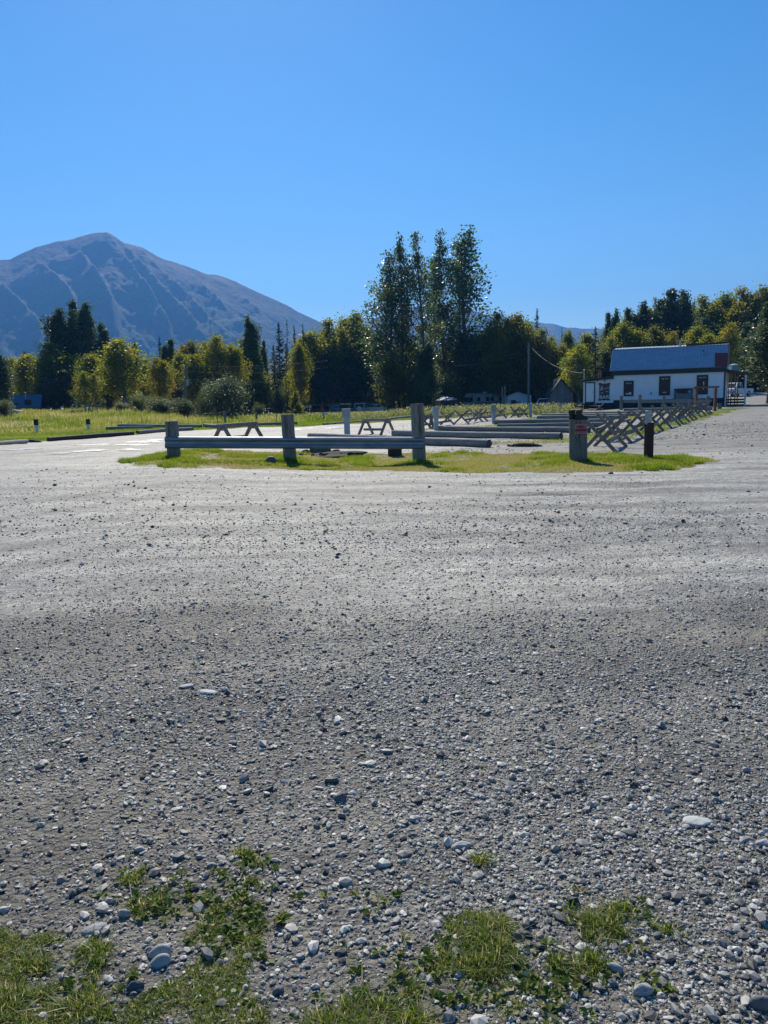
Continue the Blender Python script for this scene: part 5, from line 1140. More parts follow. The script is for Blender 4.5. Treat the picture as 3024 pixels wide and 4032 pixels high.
# dark hatch structure against the wall
t = thing('serving_hutch', 'dark plank hutch with a black opening leaning on the bar wall between two windows', 'hutch', (Rx, Ry, Rz), math.atan2(-U[1], -U[0]))
x, z, W3, H3 = rect(2656, 1530, 2726, 1578, .5)
mb = MB(); nP = 9
for k in range(nP): mb.box((x - W3 / 2 + .12 + (k + .5) * (W3 - .24) / nP, -.62, z - H3 * .2 - .5 + .02 * (k % 2)), ((W3 - .24) / nP - .02, .05, H3 * .55 + 1.0), bev=.004)
mb.build('planks', M['plank'], t)
mb = MB(); mb.box((x, -.45, z + H3 / 2 - .05), (W3 + .1, .7, .12), bev=.01); mb.build('roof', M['black'], t)
mb = MB(); mb.box((x, -.35, z + H3 * .28), (W3 * .8, .5, H3 * .32)); mb.build('opening', M['black'], t)
mb = MB(); mb.box((x + W3 * .34, -.66, z + H3 * .24), (.3, .02, .26)); mb.build('notice', plain('teal_notice', (.12, .33, .38), .6), t)
mb = MB()
for s_ in (-1, 1): mb.box((x + s_ * W3 * .48, -.45, z - .3), (.08, .5, H3 + .6))
mb.build('side_board', M['trim'], t)
# ------------------------------------------------------------------ trees
def leafquads(C, size, rg, up_bias=0.0, dirs=None, asp=.55, fold=.25):
    n = len(C); nrm = rg.normal(size=(n, 3)); nrm[:, 2] += up_bias; nrm /= np.linalg.norm(nrm, axis=1)[:, None]
    a = rg.normal(size=(n, 3)) if dirs is None else dirs + rg.normal(0, .35, (n, 3))
    a = a - nrm * (a * nrm).sum(1)[:, None]; a /= np.linalg.norm(a, axis=1)[:, None] + 1e-9; b = np.cross(nrm, a)
    s = (size * rg.uniform(.6, 1.35, n))[:, None]
    v0 = C - a * s; v1 = C + b * s * asp + nrm * s * fold; v2 = C + a * s; v3 = C - b * s * asp + nrm * s * fold
    return np.stack([v0, v1, v2, v3], 1)
def tree_proto(kind, seed, H=20., Rm=4., base=.15, nb=60, per=9, leaf=.22, elev=(50, 25), prof='oval', lean=0, clr=.35, droop=0., tips=True, bare=0.0, split=1, asp=.55, wob=.3, stem=.018):
    rg = np.random.default_rng(seed); Cs = []; Ds = []; mb = MB(); tones = []
    stems = []
    for s_ in range(split):
        off = np.array([rg.normal(0, .5), rg.normal(0, .5)]) * (s_ > 0); top = np.array([off[0] * 2 + lean + rg.normal(0, .3), off[1] * 2 + rg.normal(0, .3), H * (1 if s_ == 0 else rg.uniform(.75, .95))])
        stems.append((off, top))
    def spt(st, t):
        off, top = st; return np.array([off[0] * min(1, t * 3) + (top[0] - off[0]) * t ** 1.3 + wob * math.sin(t * 5 + seed) * t, off[1] + (top[1] - off[1]) * t ** 1.3 + wob * math.cos(t * 4 + seed) * t, top[2] * t])
    for st in stems:
        mb.tube([tuple(spt(st, t)) for t in np.linspace(0, .98, 10)], [H * stem * (1 - .93 * t) * (1.25 if t == 0 else 1) for t in np.linspace(0, .98, 10)], 7, cap=False)
    for i in range(nb):
        st = stems[i % split]; t = base + (1 - base) * ((i + rg.uniform(0, 1)) / nb); q = (t - base) / (1 - base)
        if prof == 'oval': rr = Rm * (math.sin(math.pi * min(1, (q * .9 + .08)) ** .75)) ** .75 * (1.18 - .58 * q)
        elif prof == 'cone': rr = Rm * (1 - q) ** .85 + .12
        elif prof == 'col': rr = Rm * min(1, 1.3 * (1 - q) ** .62) * (.72 + .28 * math.sin(math.pi * q * 1.3)) + .12
        elif prof == 'round': rr = Rm * math.sqrt(max(.02, 1 - (2 * q - 1) ** 2)) if q > .5 else Rm
        else: rr = Rm * (.35 + .9 * q) * (1 - q ** 3.5) + .25
        rr *= rg.uniform(.5, 1.3) if prof != 'col' else rg.uniform(.35, 1.5); az = i * 2.39996 + rg.uniform(-.5, .5)
        el = R(elev[0] + (elev[1] - elev[0]) * (1 - q)) + rg.normal(0, .12)
        ln = rr / max(.25, math.cos(el)) ; ln = min(ln, rr * 1.7)
        p0 = spt(st, t); pts = []
        for k in range(5):
            f = k / 4; e2 = el + .35 * f * (1 if droop == 0 else -droop); pts.append(p0 + np.array([math.sin(az) * math.cos(e2), math.cos(az) * math.cos(e2), math.sin(e2)]) * ln * f)
        if ln > .8: mb.tube([tuple(p) for p in pts], [max(.012, ln * .016 * (1 - .8 * k / 4)) for k in range(5)], 4, cap=False)
        nc = max(2, int(ln * per * (1 if rg.uniform() > bare else .15)))
        f = rg.uniform(clr, 1.0, nc) ** .8; P = np.array([np.interp(f, np.linspace(0, 1, 5), [p[j] for p in pts]) for j in range(3)]).T
        sp = .07 * ln + .22 if prof != 'cone' else .05 * ln + .10
        m_ = rg.integers(3, 7); C = np.repeat(P, m_, 0) + rg.normal(0, sp, (nc * m_, 3)) * np.array([1, 1, .75 if prof != 'cone' else .45])
        if droop > .5: C[:, 2] -= np.abs(rg.normal(0, .18, len(C)))
        Cs.append(C); dv = pts[-1] - pts[0]; dv = dv / (np.linalg.norm(dv) + 1e-9)
        Ds.append(np.repeat(dv[None], len(C), 0)); tb = rg.normal(.5, .16); tones.append(np.clip(rg.normal(tb, .16, len(C)), 0, 1))
    C = np.concatenate(Cs); Dv = np.concatenate(Ds); tn = np.concatenate(tones)
    C[:, 2] = np.maximum(C[:, 2], .15)
    Q = leafquads(C, leaf, rg, .25, Dv if prof in ('cone', 'col') else None, asp)
    V = Q.reshape(-1, 3); Fq_ = np.arange(len(V)).reshape(-1, 4)
    return mb, V, Fq_, np.repeat(tn, 4), len(C)
LM = {
 'cotton': leaf_mat('cottonwood_leaves', [(.03, .05, .02), (.055, .085, .028), (.09, .125, .045), (.17, .17, .07)], .42, .12, .38, .55),
 'birch': leaf_mat('yellowing_birch_leaves', [(.08, .11, .018), (.13, .15, .026), (.21, .20, .036), (.32, .25, .05)], .58, .09, .5),
 'olive': leaf_mat('olive_leaves', [(.06, .085, .018), (.115, .135, .026), (.17, .17, .036), (.26, .215, .05)], .55, .10, .5),
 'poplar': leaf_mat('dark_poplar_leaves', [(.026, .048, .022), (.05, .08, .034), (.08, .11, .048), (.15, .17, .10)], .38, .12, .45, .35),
 'spruce': leaf_mat('spruce_needles', [(.010, .02, .012), (.018, .032, .017), (.03, .048, .022), (.05, .07, .03)], .12, .12, .6, .3),
 'bush': leaf_mat('bush_leaves', [(.04, .065, .022), (.07, .10, .032), (.12, .14, .05), (.2, .19, .09)], .5, .12, .5)}
SPEC = {
 'cotton': [dict(H=22, Rm=2.9, base=.17, nb=84, per=5.4, leaf=.15, elev=(64, 24), prof='col', clr=.46, bare=.24, stem=.012, wob=.5, asp=.7, seed=s) for s in (1, 2, 3)],
 'birch': [dict(H=12, Rm=3.1, base=.12, nb=70, per=9, leaf=.15, elev=(70, 35), prof='oval', split=2, seed=s) for s in (11, 12, 13)],
 'olive': [dict(H=13, Rm=3.3, base=.08, nb=74, per=9, leaf=.16, elev=(72, 38), prof='oval', split=3, seed=s) for s in (21, 22)],
 'poplar': [dict(H=17, Rm=3.4, base=.06, nb=80, per=9, leaf=.19, elev=(76, 45), prof='oval', split=2, seed=s, asp=.7) for s in (31, 32)],
 'spruce': [dict(H=16, Rm=2.6, base=.04, nb=110, per=9, leaf=.20, elev=(-2, -14), prof='cone', clr=.15, asp=.22, seed=s, wob=.1) for s in (41, 42)],
 'deadspruce': [dict(H=16, Rm=1.0, base=.3, nb=50, per=.5, leaf=.12, elev=(0, -10), prof='cone', clr=.5, seed=45, wob=.1)],
 'bush': [dict(H=4.5, Rm=2.9, base=.04, nb=60, per=10, leaf=.12, elev=(62, 30), prof='round', split=4, seed=s, stem=.012) for s in (51, 52)],
 'darkbush': [dict(H=4.5, Rm=2.9, base=.03, nb=70, per=10, leaf=.12, elev=(66, 20), prof='round', split=5, seed=53, stem=.012)],
 'cone': [dict(H=5, Rm=1.3, base=.02, nb=70, per=16, leaf=.11, elev=(40, 10), prof='cone', clr=.2, seed=56)],
}
LMK = {'deadspruce': 'spruce', 'darkbush': 'poplar', 'cone': 'olive'}
NAMES = {'cotton': ('cottonwood_tree', 'tree'), 'birch': ('birch_tree', 'tree'), 'olive': ('aspen_tree', 'tree'), 'poplar': ('poplar_tree', 'tree'), 'spruce': ('spruce_tree', 'tree'), 'deadspruce': ('dead_spruce_tree', 'tree'), 'bush': ('bush', 'bush'), 'darkbush': ('bush', 'bush'), 'cone': ('young_conifer', 'tree')}
PROTO = {}
total_leaf = 0
for kk, lst in SPEC.items():
    PROTO[kk] = []
    for sp in lst:
        mb, V, Fq_, tn, nl = tree_proto(kk, **sp); total_leaf += nl
        me_o = npmesh('crown', V, Fq_, LM[LMK.get(kk, kk)], attr=tn); tr = mb.build('trunk', M['palebark'] if kk == 'birch' else M['bark'])
        PROTO[kk].append((me_o.data, tr.data, float(np.percentile(V[:, 2], 99.7)), np.percentile(np.abs(V[:, 0]), 98)))
        bpy.data.objects.remove(me_o); bpy.data.objects.remove(tr)
print('leaves', total_leaf)
kcount = {}
def tree(kind, vx, vtop, vw, Y, label, group='trees along the edge of the lot and meadow', variant=None):
    k = kcount.get(kind, 0); kcount[kind] = k + 1
    cm, tm, H0, R0 = PROTO[kind][(variant if variant is not None else k) % len(PROTO[kind])]
    px = vx * 1.8228; top = pt(px, vtop * 1.8228, Y); x = pt(px, 1590, Y)[0]; gz = g(x, Y); h = top[2] - gz
    sz = h / H0; W = vw * 1.8228 / F * Y / 2; sx = W / R0
    nm, cat = NAMES[kind]; t = thing(nm, label, cat, (x, Y, gz - .05), rng.uniform(0, 6.28), group); t.scale = (sx, sx, sz)
    c = bpy.data.objects.new('crown', cm); COL.objects.link(c); c.parent = t
    q = bpy.data.objects.new('trunk', tm); COL.objects.link(q); q.parent = t
    return t
def T(kind, vx, vt, vw, Y, lab, *a, **k):
    if 925 < vx < 1065 and Y < 140: Y += 24
    elif 662 < vx < 832 and Y > 100: Y += 30
    elif 525 < vx < 642 and 100 < Y < 126: Y += 16
    if kind == 'cotton' and Y < 145: vw *= 1.6 if vx < 1000 else 1.25
    if kind in ('birch', 'olive') : vw *= 1.38
    if vx > 1300 and vt < 680: vw *= 1.15
    if kind == 'poplar' and 100 < vx < 240: vw *= .86
    return tree(kind, vx, vt, vw, Y, lab, *a, **k)
# tall cottonwood group
for i, (vx, vt, vw, Y, lab) in enumerate([
    (840, 546, 62, 112, 'shortest of the tall cottonwoods, leftmost of the group'), (874, 508, 46, 113, 'second tall cottonwood from the left, slim and open'),
    (914, 503, 56, 111, 'third tall cottonwood from the left, the fullest in the middle of the group'), (961, 500, 50, 114, 'fourth tall cottonwood, straight with a narrow head'),
    (1018, 494, 112, 112, 'tallest cottonwood, rightmost of the group with wide branches'), (938, 560, 44, 118, 'thin cottonwood filling the gap behind the middle of the tall group'), (990, 530, 40, 117, 'slender cottonwood between the fourth and the tallest one'), (845, 610, 66, 116, 'lower leafy cottonwood behind the leftmost tall one')]):
    T('cotton', vx, vt, vw, Y, lab, 'tall cottonwoods in the middle')
for (vx, vt, vw, Y, kd, lab) in [
    (815, 735, 44, 108, 'olive', 'olive tree at the foot of the leftmost tall cottonwood'), (850, 760, 50, 107, 'olive', 'small olive tree under the second cottonwood'),
    (885, 735, 56, 119, 'birch', 'birch showing yellow-green between the cottonwood trunks'), (925, 745, 50, 108, 'poplar', 'dark undergrowth poplar beneath the middle cottonwoods'),
    (965, 740, 54, 118, 'birch', 'birch behind the fourth cottonwood trunk'), (1000, 720, 60, 109, 'poplar', 'dark bushy poplar under the tallest cottonwood'),
    (1046, 715, 62, 111, 'olive', 'yellow-speckled tree right of the tallest cottonwood'), (905, 800, 60, 106, 'darkbush', 'dark bush at the base of the cottonwoods'),
    (1030, 790, 60, 107, 'bush', 'leafy bush right at the base of the tallest cottonwood'), (960, 800, 64, 106, 'bush', 'wide bush at the base of the fourth cottonwood'), (830, 800, 60, 106, 'darkbush', 'dark bush left at the base of the cottonwoods')]:
    T(kd, vx, vt, vw, Y, lab)
# left of the meadow
for (vx, vt, vw, Y, kd, lab) in [
    (2, 762, 52, 96, 'poplar', 'silvery dark poplar cut by the left edge of the photo'), (34, 772, 44, 125, 'birch', 'small yellow-green birch above the blue-roofed cabin'),
    (74, 766, 58, 118, 'birch', 'bright yellow-green birch right of the blue-roofed cabin'), (62, 760, 22, 135, 'poplar', 'dark treetop poking up behind the birch near the cabin'),
    (118, 742, 66, 112, 'olive', 'dark tree in shade left under the tallest left poplars'), (146, 668, 82, 118, 'poplar', 'broad dark poplar with silvery leaves, left of the highest pair'),
    (172, 652, 56, 124, 'poplar', 'highest dark poplar of the left pair'), (203, 655, 74, 122, 'poplar', 'dark poplar with a sloping right side, right of the highest pair'), (232, 700, 50, 126, 'poplar', 'lower dark poplar at the right foot of the highest pair'),
    (184, 802, 42, 88, 'birch', 'small free-standing yellow birch in front of the left trees'), (206, 764, 58, 106, 'birch', 'rounded yellow-green birch behind the small free-standing one'),
    (272, 733, 66, 98, 'birch', 'tall birch with a clear white trunk at the meadow edge'), (298, 741, 36, 130, 'poplar', 'dark poplar right behind the birch with the clear trunk'),
    (240, 790, 50, 104, 'olive', 'shaded low tree between the two left birches'), (322, 775, 36, 112, 'olive', 'thin olive tree left of the orange birch'),
    (344, 772, 48, 100, 'birch', 'orange-tinted birch left of the dark brown house'), (352, 730, 24, 132, 'spruce', 'narrow spruce above the orange-tinted birch'),
    (376, 734, 40, 128, 'poplar', 'dark silvery poplar above the brown house'), (392, 762, 50, 116, 'birch', 'yellow-green birch over the brown house roof'),
    (412, 738, 50, 124, 'olive', 'pale olive tree right of the weathered pole'), (430, 765, 44, 108, 'birch', 'leafy birch just right of the weathered pole'),
    (446, 742, 44, 126, 'olive', 'greyish olive tree behind the left birches'), (472, 724, 62, 110, 'birch', 'tallest birch of the clump left of centre'),
    (504, 745, 46, 112, 'birch', 'yellow birch between the tallest one and the dark poplar'), (538, 731, 54, 111, 'birch', 'birch with bright yellow right flank before the dark poplar'),
    (545, 686, 48, 128, 'poplar', 'dark poplar rising over the birches left of centre'), (575, 737, 22, 130, 'poplar', 'silvery thin poplar between the dark one and the spruces'),
    (558, 790, 40, 105, 'olive', 'low yellow-green tree at the right foot of the birch clump'), (596, 748, 46, 126, 'spruce', 'dark ragged spruce mass left of the pointed spruce'),
    (607, 700, 42, 122, 'spruce', 'pointed dark spruce left of the bare one'), (626, 690, 14, 124, 'deadspruce', 'bare dead spruce with a needle-thin top'),
    (640, 704, 26, 130, 'spruce', 'slim spruce right of the bare dead one'), (660, 702, 18, 132, 'spruce', 'spruce tip just above the yellow birch crowns'), (622, 745, 50, 118, 'spruce', 'broad low spruce filling the dark gap'),
    (640, 792, 38, 108, 'birch', 'small yellow birch standing out left of the big olive crowns'), (650, 740, 46, 116, 'birch', 'yellow birch at the left shoulder of the big clump'), (680, 718, 66, 114, 'birch', 'yellow-topped birch in the big clump left of the cottonwoods'),
    (716, 692, 70, 118, 'olive', 'large olive crown in the clump left of the cottonwoods'), (762, 676, 66, 119, 'olive', 'tallest olive crown directly left of the cottonwoods'), (742, 712, 60, 112, 'olive', 'olive tree before the two large olive crowns'),
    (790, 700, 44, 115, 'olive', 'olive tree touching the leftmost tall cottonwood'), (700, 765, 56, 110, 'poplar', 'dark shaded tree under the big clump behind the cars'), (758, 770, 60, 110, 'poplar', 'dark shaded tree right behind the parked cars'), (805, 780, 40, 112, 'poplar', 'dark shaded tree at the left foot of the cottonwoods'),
    (483, 812, 92, 84, 'darkbush', 'wide dark bush with grey-green leaves at the meadow edge'), (450, 830, 50, 88, 'bush', 'brownish bush left of the wide dark one'), (643, 845, 32, 96, 'cone', 'small cone-shaped green tree by the rail fence'), (601, 834, 38, 104, 'bush', 'pale silver-green shrub behind the rail fence'),
    (300, 850, 46, 86, 'bush', 'low yellowish bush right of the clear-trunked birch'), (352, 856, 60, 84, 'bush', 'brown-green bush before the orange-tinted birch'), (258, 868, 36, 84, 'bush', 'small bush left of the clear-trunked birch'), (400, 858, 50, 86, 'bush', 'bush at the foot of the weathered pole'), (12, 862, 44, 80, 'bush', 'low bush at the left edge before the cabin'), (140, 800, 60, 108, 'poplar', 'deep-shaded poplar right of the blue-roofed cabin'), (100, 810, 44, 110, 'poplar', 'shaded tree directly right behind the blue-roofed cabin'),
    (560, 868, 26, 100, 'bush', 'small bright shrub left in front of the rail fence'), (530, 800, 50, 104, 'poplar', 'shaded tree between the wide bush and the rail fence')]:
    T(kd, vx, vt, vw, Y, lab)
# right of the cottonwoods
for (vx, vt, vw, Y, kd, lab) in [
    (1076, 676, 62, 128, 'olive', 'full olive tree over the bus'), (1112, 678, 66, 126, 'olive', 'full olive tree left above the tall utility pole'), (1060, 735, 50, 118, 'olive', 'yellow-edged tree left above the bus'),
    (1158, 671, 36, 140, 'spruce', 'one-sided spruce tip against the distant ridge'), (1140, 695, 54, 130, 'olive', 'olive tree right above the tall utility pole'), (1172, 712, 52, 126, 'olive', 'rounded olive tree below the one-sided spruce'),
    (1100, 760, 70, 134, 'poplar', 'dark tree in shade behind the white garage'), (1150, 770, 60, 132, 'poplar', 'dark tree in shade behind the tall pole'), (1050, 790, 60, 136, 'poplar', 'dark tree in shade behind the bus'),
    (1192, 725, 30, 140, 'birch', 'thin pale birch left of the tiny far spruce'), (1213, 709, 16, 150, 'spruce', 'tiny far spruce silhouetted against the ridge'), (1228, 714, 36, 138, 'birch', 'light birch left of the bright yellow one'), (1206, 745, 40, 128, 'olive', 'olive tree behind the gabled shed'),
    (1262, 720, 40, 136, 'birch', 'pale thin-crowned birch behind the bright yellow one'), (1250, 744, 58, 112, 'birch', 'bright yellow-green birch between the shed and the bar annex'), (1286, 708, 44, 112, 'spruce', 'big black-green spruce above the bar annex'),
    (1310, 678, 26, 160, 'poplar', 'spiky poplar first on the rising skyline at right'), (1330, 670, 28, 160, 'poplar', 'spiky poplar second on the rising skyline at right'), (1352, 668, 34, 162, 'poplar', 'bushy poplar third on the rising skyline at right'), (1382, 655, 44, 160, 'poplar', 'broad poplar midway up the right skyline'),
    (1408, 643, 30, 158, 'cotton', 'spiky slim cottonwood beside the highest round poplar'), (1442, 628, 60, 156, 'poplar', 'highest rounded poplar above the bar roof'), (1474, 630, 54, 158, 'poplar', 'poplar with silvery right side beside the highest rounded one'), (1510, 642, 56, 160, 'olive', 'green poplar in the right skyline left of the dip'),
    (1550, 636, 56, 158, 'olive', 'olive poplar in the right skyline'), (1592, 624, 54, 154, 'olive', 'tall light olive poplar near the right end of the skyline'), (1626, 622, 56, 152, 'olive', 'feathery olive poplar second from the right edge of the skyline'), (1662, 634, 50, 150, 'olive', 'olive poplar at the right edge of the skyline'),
    (1342, 697, 66, 132, 'birch', 'rounded light birch above the left half of the bar roof'), (1375, 715, 50, 130, 'birch', 'yellow-green birch just over the bar roof left end'), (1408, 706, 46, 130, 'olive', 'olive birch over the bar roof'), (1449, 716, 34, 126, 'birch', 'small bright yellow tree left of the bar chimney'),
    (1500, 704, 62, 130, 'birch', 'wide golden-olive tree right of the bar chimney'), (1530, 722, 44, 126, 'birch', 'low golden tree behind the bar roof'), (1572, 697, 46, 118, 'birch', 'yellow tree rising at the right end of the bar roof'), (1318, 730, 50, 124, 'olive', 'dark olive tree behind the annex'), (1305, 760, 50, 118, 'poplar', 'shaded tree behind the annex roof'),
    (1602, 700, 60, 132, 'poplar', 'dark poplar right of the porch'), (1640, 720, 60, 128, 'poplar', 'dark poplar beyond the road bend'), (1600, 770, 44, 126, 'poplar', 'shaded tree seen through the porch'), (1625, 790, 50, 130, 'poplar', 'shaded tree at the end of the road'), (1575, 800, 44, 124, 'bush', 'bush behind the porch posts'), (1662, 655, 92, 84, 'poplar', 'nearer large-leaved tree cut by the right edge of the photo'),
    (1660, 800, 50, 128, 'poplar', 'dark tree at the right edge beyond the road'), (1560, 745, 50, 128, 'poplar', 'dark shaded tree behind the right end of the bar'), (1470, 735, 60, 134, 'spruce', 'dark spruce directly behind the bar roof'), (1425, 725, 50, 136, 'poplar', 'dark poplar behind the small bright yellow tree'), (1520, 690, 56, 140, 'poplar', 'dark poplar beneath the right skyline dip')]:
    T(kd, vx, vt, vw, Y, lab)
for (vx, vt, vw, kd, lab) in [(1365, 676, 44, 'olive', 'green tree filling the skyline between the third and fourth right poplars'), (1398, 668, 44, 'olive', 'green tree below the slim spiky cottonwood'), (1425, 652, 30, 'cotton', 'thin spiky top left against the highest round poplar'), (1455, 660, 50, 'olive', 'lighter green tree under the highest round poplar'), (1492, 650, 34, 'cotton', 'open spiky top right of the silvery poplar'), (1530, 655, 50, 'olive', 'green tree filling the skyline dip'), (1572, 640, 36, 'cotton', 'spiky light top between the two tall olive poplars'), (1608, 660, 50, 'olive', 'green tree under the feathery poplars at right'), (1645, 650, 46, 'olive', 'green tree filling the right end of the skyline'), (1320, 700, 44, 'olive', 'green tree under the first spiky poplars at right')]:
    T(kd, vx, vt, vw, 165, lab)
# a far wood behind everything, one mass
cr = PROTO['poplar'][0]; rg = np.random.default_rng(99)
Vs = []; Fs = []; Ts = []; nb_ = 0
base_v = []
N_T = 230
for i in range(N_T):
    y = rg.uniform(142, 230); q = rg.uniform(-.62, .62); x = q * y
    h = rg.uniform(7, 9.5) + (6.0 if q > .30 else 0) * S(q, .3, .4)
    if -.2 < q < .25: h = min(h, 8.)
    n = 260; th = rg.uniform(0, 6.28, n); zz_ = rg.uniform(.02, 1, n) ** .8; rr = 2.6 * np.sin(np.pi * np.clip(zz_ * .9 + .1, 0, 1)) ** .7 * rg.uniform(.6, 1.05, n)
    C = np.stack([x + rr * np.cos(th), y + rr * np.sin(th), g(x, y) + zz_ * h], -1)
    Vs.append(leafquads(C, .5, rg).reshape(-1, 3)); Ts.append(np.repeat(rg.uniform(.1, .8, n), 4))
V = np.concatenate(Vs); o = npmesh('wood', V, np.arange(len(V)).reshape(-1, 4), LM['poplar'], attr=np.concatenate(Ts)); tag(o, 'far wood closing the gaps behind the tree line', 'wood', kind='stuff')
# weeds before the cars and sheds
x, y, rg = scatter(9000, -14, 34, 62, 112, lambda x, y: (x / y > -.14) & (x / y < .245) & (fbm(x, y, .25, 91, 3) > .5) & (y > 66 - 20 * np.clip(x / y, 0, .2)), 44)
n = 46; 
C = np.repeat(np.stack([x, y, G(x, y)], -1), 12, 0); hh = np.repeat(rg.uniform(.35, 1.1, len(x)) * (.55 + .45 * S(x / y, -.02, .06)), 12); f = rg.uniform(.1, 1, len(C)); C[:, 2] += f * hh; C[:, :2] += rg.normal(0, .22, (len(C), 2))
Q = leafquads(C, .09, rg, .3).reshape(-1, 3); o = npmesh('weeds', Q, np.arange(len(Q)).reshape(-1, 4), LM['bush'], attr=np.repeat(np.clip(.35 + .6 * f + rg.normal(0, .1, len(f)), 0, 1), 4)); tag(o, 'tall weeds before the bus, garage and parked cars', 'weeds', kind='stuff')

# ------------------------------------------------------------------ mountains
def mountain(name, sky_pts, D1, D0, spurs, label, m, na_=420, nt_=150, amp=1.0, seed=1, zfoot=-8):
    xs = np.array([p[0] for p in sky_pts], float); ys = np.array([p[1] for p in sky_pts], float)
    px = np.linspace(xs[0], xs[-1], na_); py = np.interp(px, xs, ys)
    py = py + (fbm(px, px * 0, .02, seed, 4) - .5) * 7 * amp + (fbm(px, px * 0, .15, seed + 3, 3) - .5) * 3 * amp
    Vs = []; az = np.zeros(na_); hz = np.zeros(na_)
    for i in range(na_):
        d = ray(px[i], py[i]); az[i] = math.atan2(d[0], d[1]); hz[i] = d[2] / math.hypot(d[0], d[1])
    ts = np.linspace(0, 1.35, nt_); A_, T_ = np.meshgrid(np.arange(na_), ts)
    PX = px[A_]; AZ = az[A_]; 
    D1a = D1 * (1 + .0 * PX); Dist = D0 + (D1a - D0) * T_
    peak = CAMH + hz[A_] * D1a
    prof = np.where(T_ <= 1, T_ ** 1.12, 1 - (T_ - 1) * 1.3)
    Zm = zfoot + (peak - zfoot) * np.clip(prof, -.2, 1)
    env = np.clip(np.sin(np.pi * np.clip(T_, 0, 1)), 0, 1) ** .6 * (T_ < 1)
    H_ = peak - zfoot
    sp = 0
    for (x0, t0, x1, t1, w_, a_) in spurs:      # a spur runs from high (x0,t0) down to low (x1,t1)
        f = np.clip((t0 - T_) / (t0 - t1), 0, 1); xc = x0 + (x1 - x0) * f ** .9
        off = (PX - xc) + 30 * (fbm(PX, T_ * 300, .01, seed + 7, 3) - .5)
        sh = np.where(off > 0, np.exp(-(off / (w_ * .45)) ** 1.0 * (off > 0)), np.exp(-(-off / (w_ * 1.6)) * (off < 0)))
        inside = S(T_, t1 - .18, t1 + .05) * (1 - S(T_, t0 - .05, t0 + .06)); sp = np.maximum(sp, sh * inside * a_)
    Zm = Zm + sp * H_.max() * .10 * env
    rough_ = (fbm(PX + T_ * 240, T_ * 900 + PX * .2, .012, seed + 9, 5) - .5) * H_.max() * .06 + (fbm(PX, T_ * 1500, .06, seed + 19, 4) - .5) * H_.max() * .018
    Zm = Zm + rough_ * env * amp
    X = Dist * np.sin(AZ); Y = Dist * np.cos(AZ)
    # never above the skyline seen at D1: clamp by the viewing slope
    lim = CAMH + hz[A_] * Dist * .998; Zm = np.where(T_ < 1, np.minimum(Zm, lim), Zm)
    V = np.stack([X, Y, Zm], -1).reshape(-1, 3); idx = np.arange(nt_ * na_).reshape(nt_, na_)
    Fq_ = np.stack([idx[:-1, :-1], idx[1:, :-1], idx[1:, 1:], idx[:-1, 1:]], -1).reshape(-1, 4)[:, ::-1]
    alt = (Zm / H_.max()).ravel()
    o = npmesh(name, V, Fq_, m, attr={'alt': alt, 'spur': (sp * env + 0 * T_).ravel()}, smooth=True); return tag(o, label, kind='structure')
m, nt, out = mat('mountain_slope'); L = nt.links.new
geo = N(nt, 'NewGeometry'); at = N(nt, 'Attribute'); at.attribute_name = 'alt'; at2 = N(nt, 'Attribute'); at2.attribute_name = 'spur'
n1 = N(nt, 'TexNoise', Scale=.012, Detail=9, Roughness=.7); L(geo.outputs['Position'], n1.inputs['Vector'])
n2 = N(nt, 'TexNoise', Scale=.07, Detail=5, Roughness=.7); L(geo.outputs['Position'], n2.inputs['Vector'])
lowc = ramp(nt, n1.outputs['Fac'], [(.35, (.012, .024, .014)), (.54, (.022, .038, .018)), (.68, (.07, .09, .035)), (.8, (.15, .15, .07))])
highc = ramp(nt, n1.outputs['Fac'], [(.3, (.055, .032, .034)), (.6, (.10, .055, .048)), (.8, (.13, .085, .06))])
mm = N(nt, 'Math', operation='MULTIPLY_ADD'); L(n1.outputs['Fac'], mm.inputs[0]); mm.inputs[1].default_value = .5; L(at.outputs['Fac'], mm.inputs[2])
fr = ramp(nt, mm.outputs[0], [(.72, (0, 0, 0)), (.98, (1, 1, 1))])
mx = N(nt, 'MixRGB'); L(fr.outputs[0], mx.inputs[0]); L(lowc.outputs[0], mx.inputs[1]); L(highc.outputs[0], mx.inputs[2])
sx_ = N(nt, 'Math', operation='MULTIPLY'); L(at2.outputs['Fac'], sx_.inputs[0]); L(n2.outputs['Fac'], sx_.inputs[1])
sr = ramp(nt, sx_.outputs[0], [(.22, (0, 0, 0)), (.5, (.85, .85, .85))])
mx2 = N(nt, 'MixRGB'); L(sr.outputs[0], mx2.inputs[0]); L(mx.outputs[0], mx2.inputs[1]); mx2.inputs[2].default_value = (.085, .09, .05, 1)
b = N(nt, 'BsdfPrincipled', Roughness=.9); b.inputs['Specular IOR Level'].default_value = .15; L(mx2.outputs[0], b.inputs['Base Color'])
bp = N(nt, 'Bump', Strength=.8, Distance=9); L(n2.outputs['Fac'], bp.inputs['Height']); L(bp.outputs[0], b.inputs['Normal']); L(b.outputs[0], out.inputs[0])
mk = lambda x, y: (x * .7836, 850 + y * .7836)
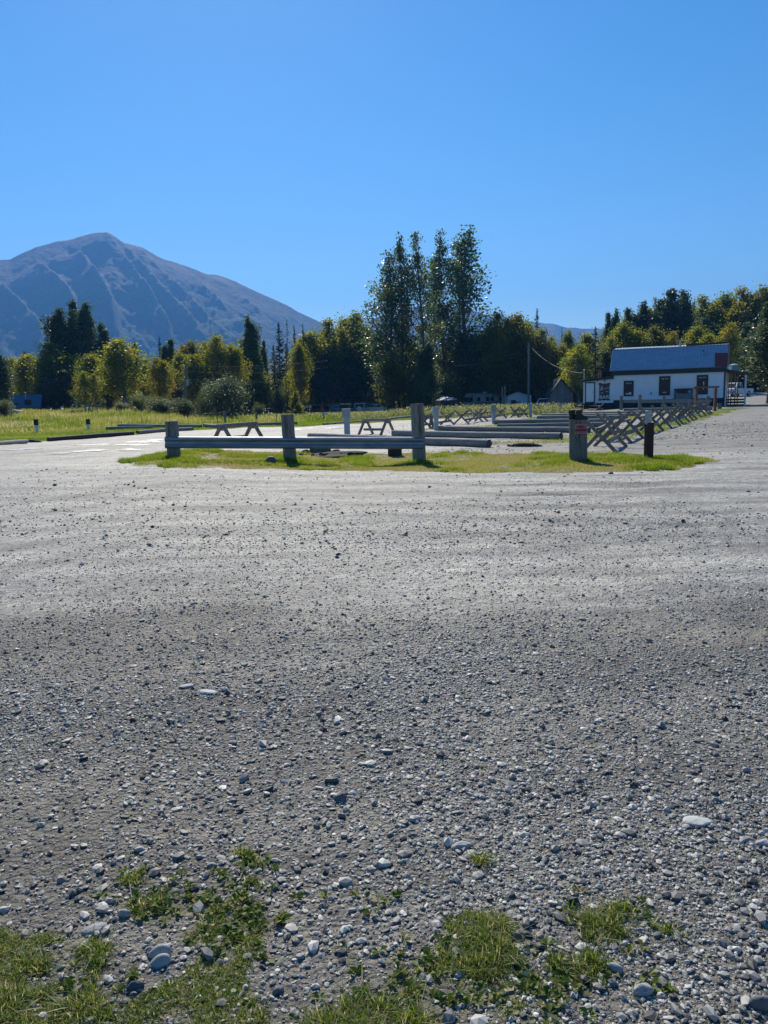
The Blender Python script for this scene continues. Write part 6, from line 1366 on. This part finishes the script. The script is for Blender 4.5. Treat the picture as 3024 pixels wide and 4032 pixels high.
ridge = [(-900, 1180), (-300, 1060), (-60, 1024)] + [mk(*p) for p in [(0, 218), (50, 215), (100, 188), (180, 153), (260, 133), (340, 119), (400, 102), (450, 91), (500, 84), (540, 83), (565, 97), (620, 130), (720, 159), (800, 204), (950, 255), (1040, 290), (1080, 292), (1150, 314), (1250, 359), (1390, 424), (1480, 470), (1600, 530), (1700, 580)]] + [(1420, 1360), (1560, 1440), (1700, 1520)]
mountain('mountain', ridge, 3000, 1950, [(390, 1.0, 640, .45, 50, 1.0), (430, 1.0, 860, .22, 46, 1.0), (520, .98, 1010, .18, 60, .9), (300, .86, 420, .50, 40, .9), (150, .84, 270, .5, 44, .8), (700, .97, 1130, .2, 60, .6), (-40, .8, 130, .4, 50, .7), (880, .95, 1260, .3, 50, .5)], 'broad bare-topped mountain rising at left', m, amp=1.0)
ridge2 = [(900, 1420), (1240, 1330), (1400, 1285), (1527, 1227), (1600, 1206), (1700, 1203), (1850, 1211), (1906, 1238), (1965, 1250), (2100, 1263), (2131, 1270), (2180, 1272), (2210, 1280), (2236, 1287), (2262, 1285), (2290, 1290), (2334, 1291), (2420, 1296), (2600, 1320), (3000, 1380), (3600, 1450)]
mountain('distant_ridge', ridge2, 4600, 3300, [(1700, .95, 1900, .4, 60, .8), (1600, .95, 1650, .4, 60, .8), (2180, .95, 2260, .4, 50, .8)], 'distant blue ridge behind the cottonwoods and over the shed', m, na_=260, nt_=60, seed=5)

# ------------------------------------------------------------------ the air
hm = bpy.data.materials.new('haze_air'); hm.use_nodes = True; nt = hm.node_tree; nt.nodes.clear()
ho = nt.nodes.new('ShaderNodeOutputMaterial'); pv = nt.nodes.new('ShaderNodeVolumePrincipled')
pv.inputs['Color'].default_value = (.12, .37, .90, 1); pv.inputs['Density'].default_value = 1.9e-4; pv.inputs['Anisotropy'].default_value = .3
nt.links.new(pv.outputs[0], ho.inputs['Volume'])
mb = MB(); mb.box((0, 0, 370), (11600, 11600, 770 + 30)); hz_ = mb.build('haze', hm); tag(hz_, 'thin blue air between the camera and the mountains', 'haze', kind='stuff')
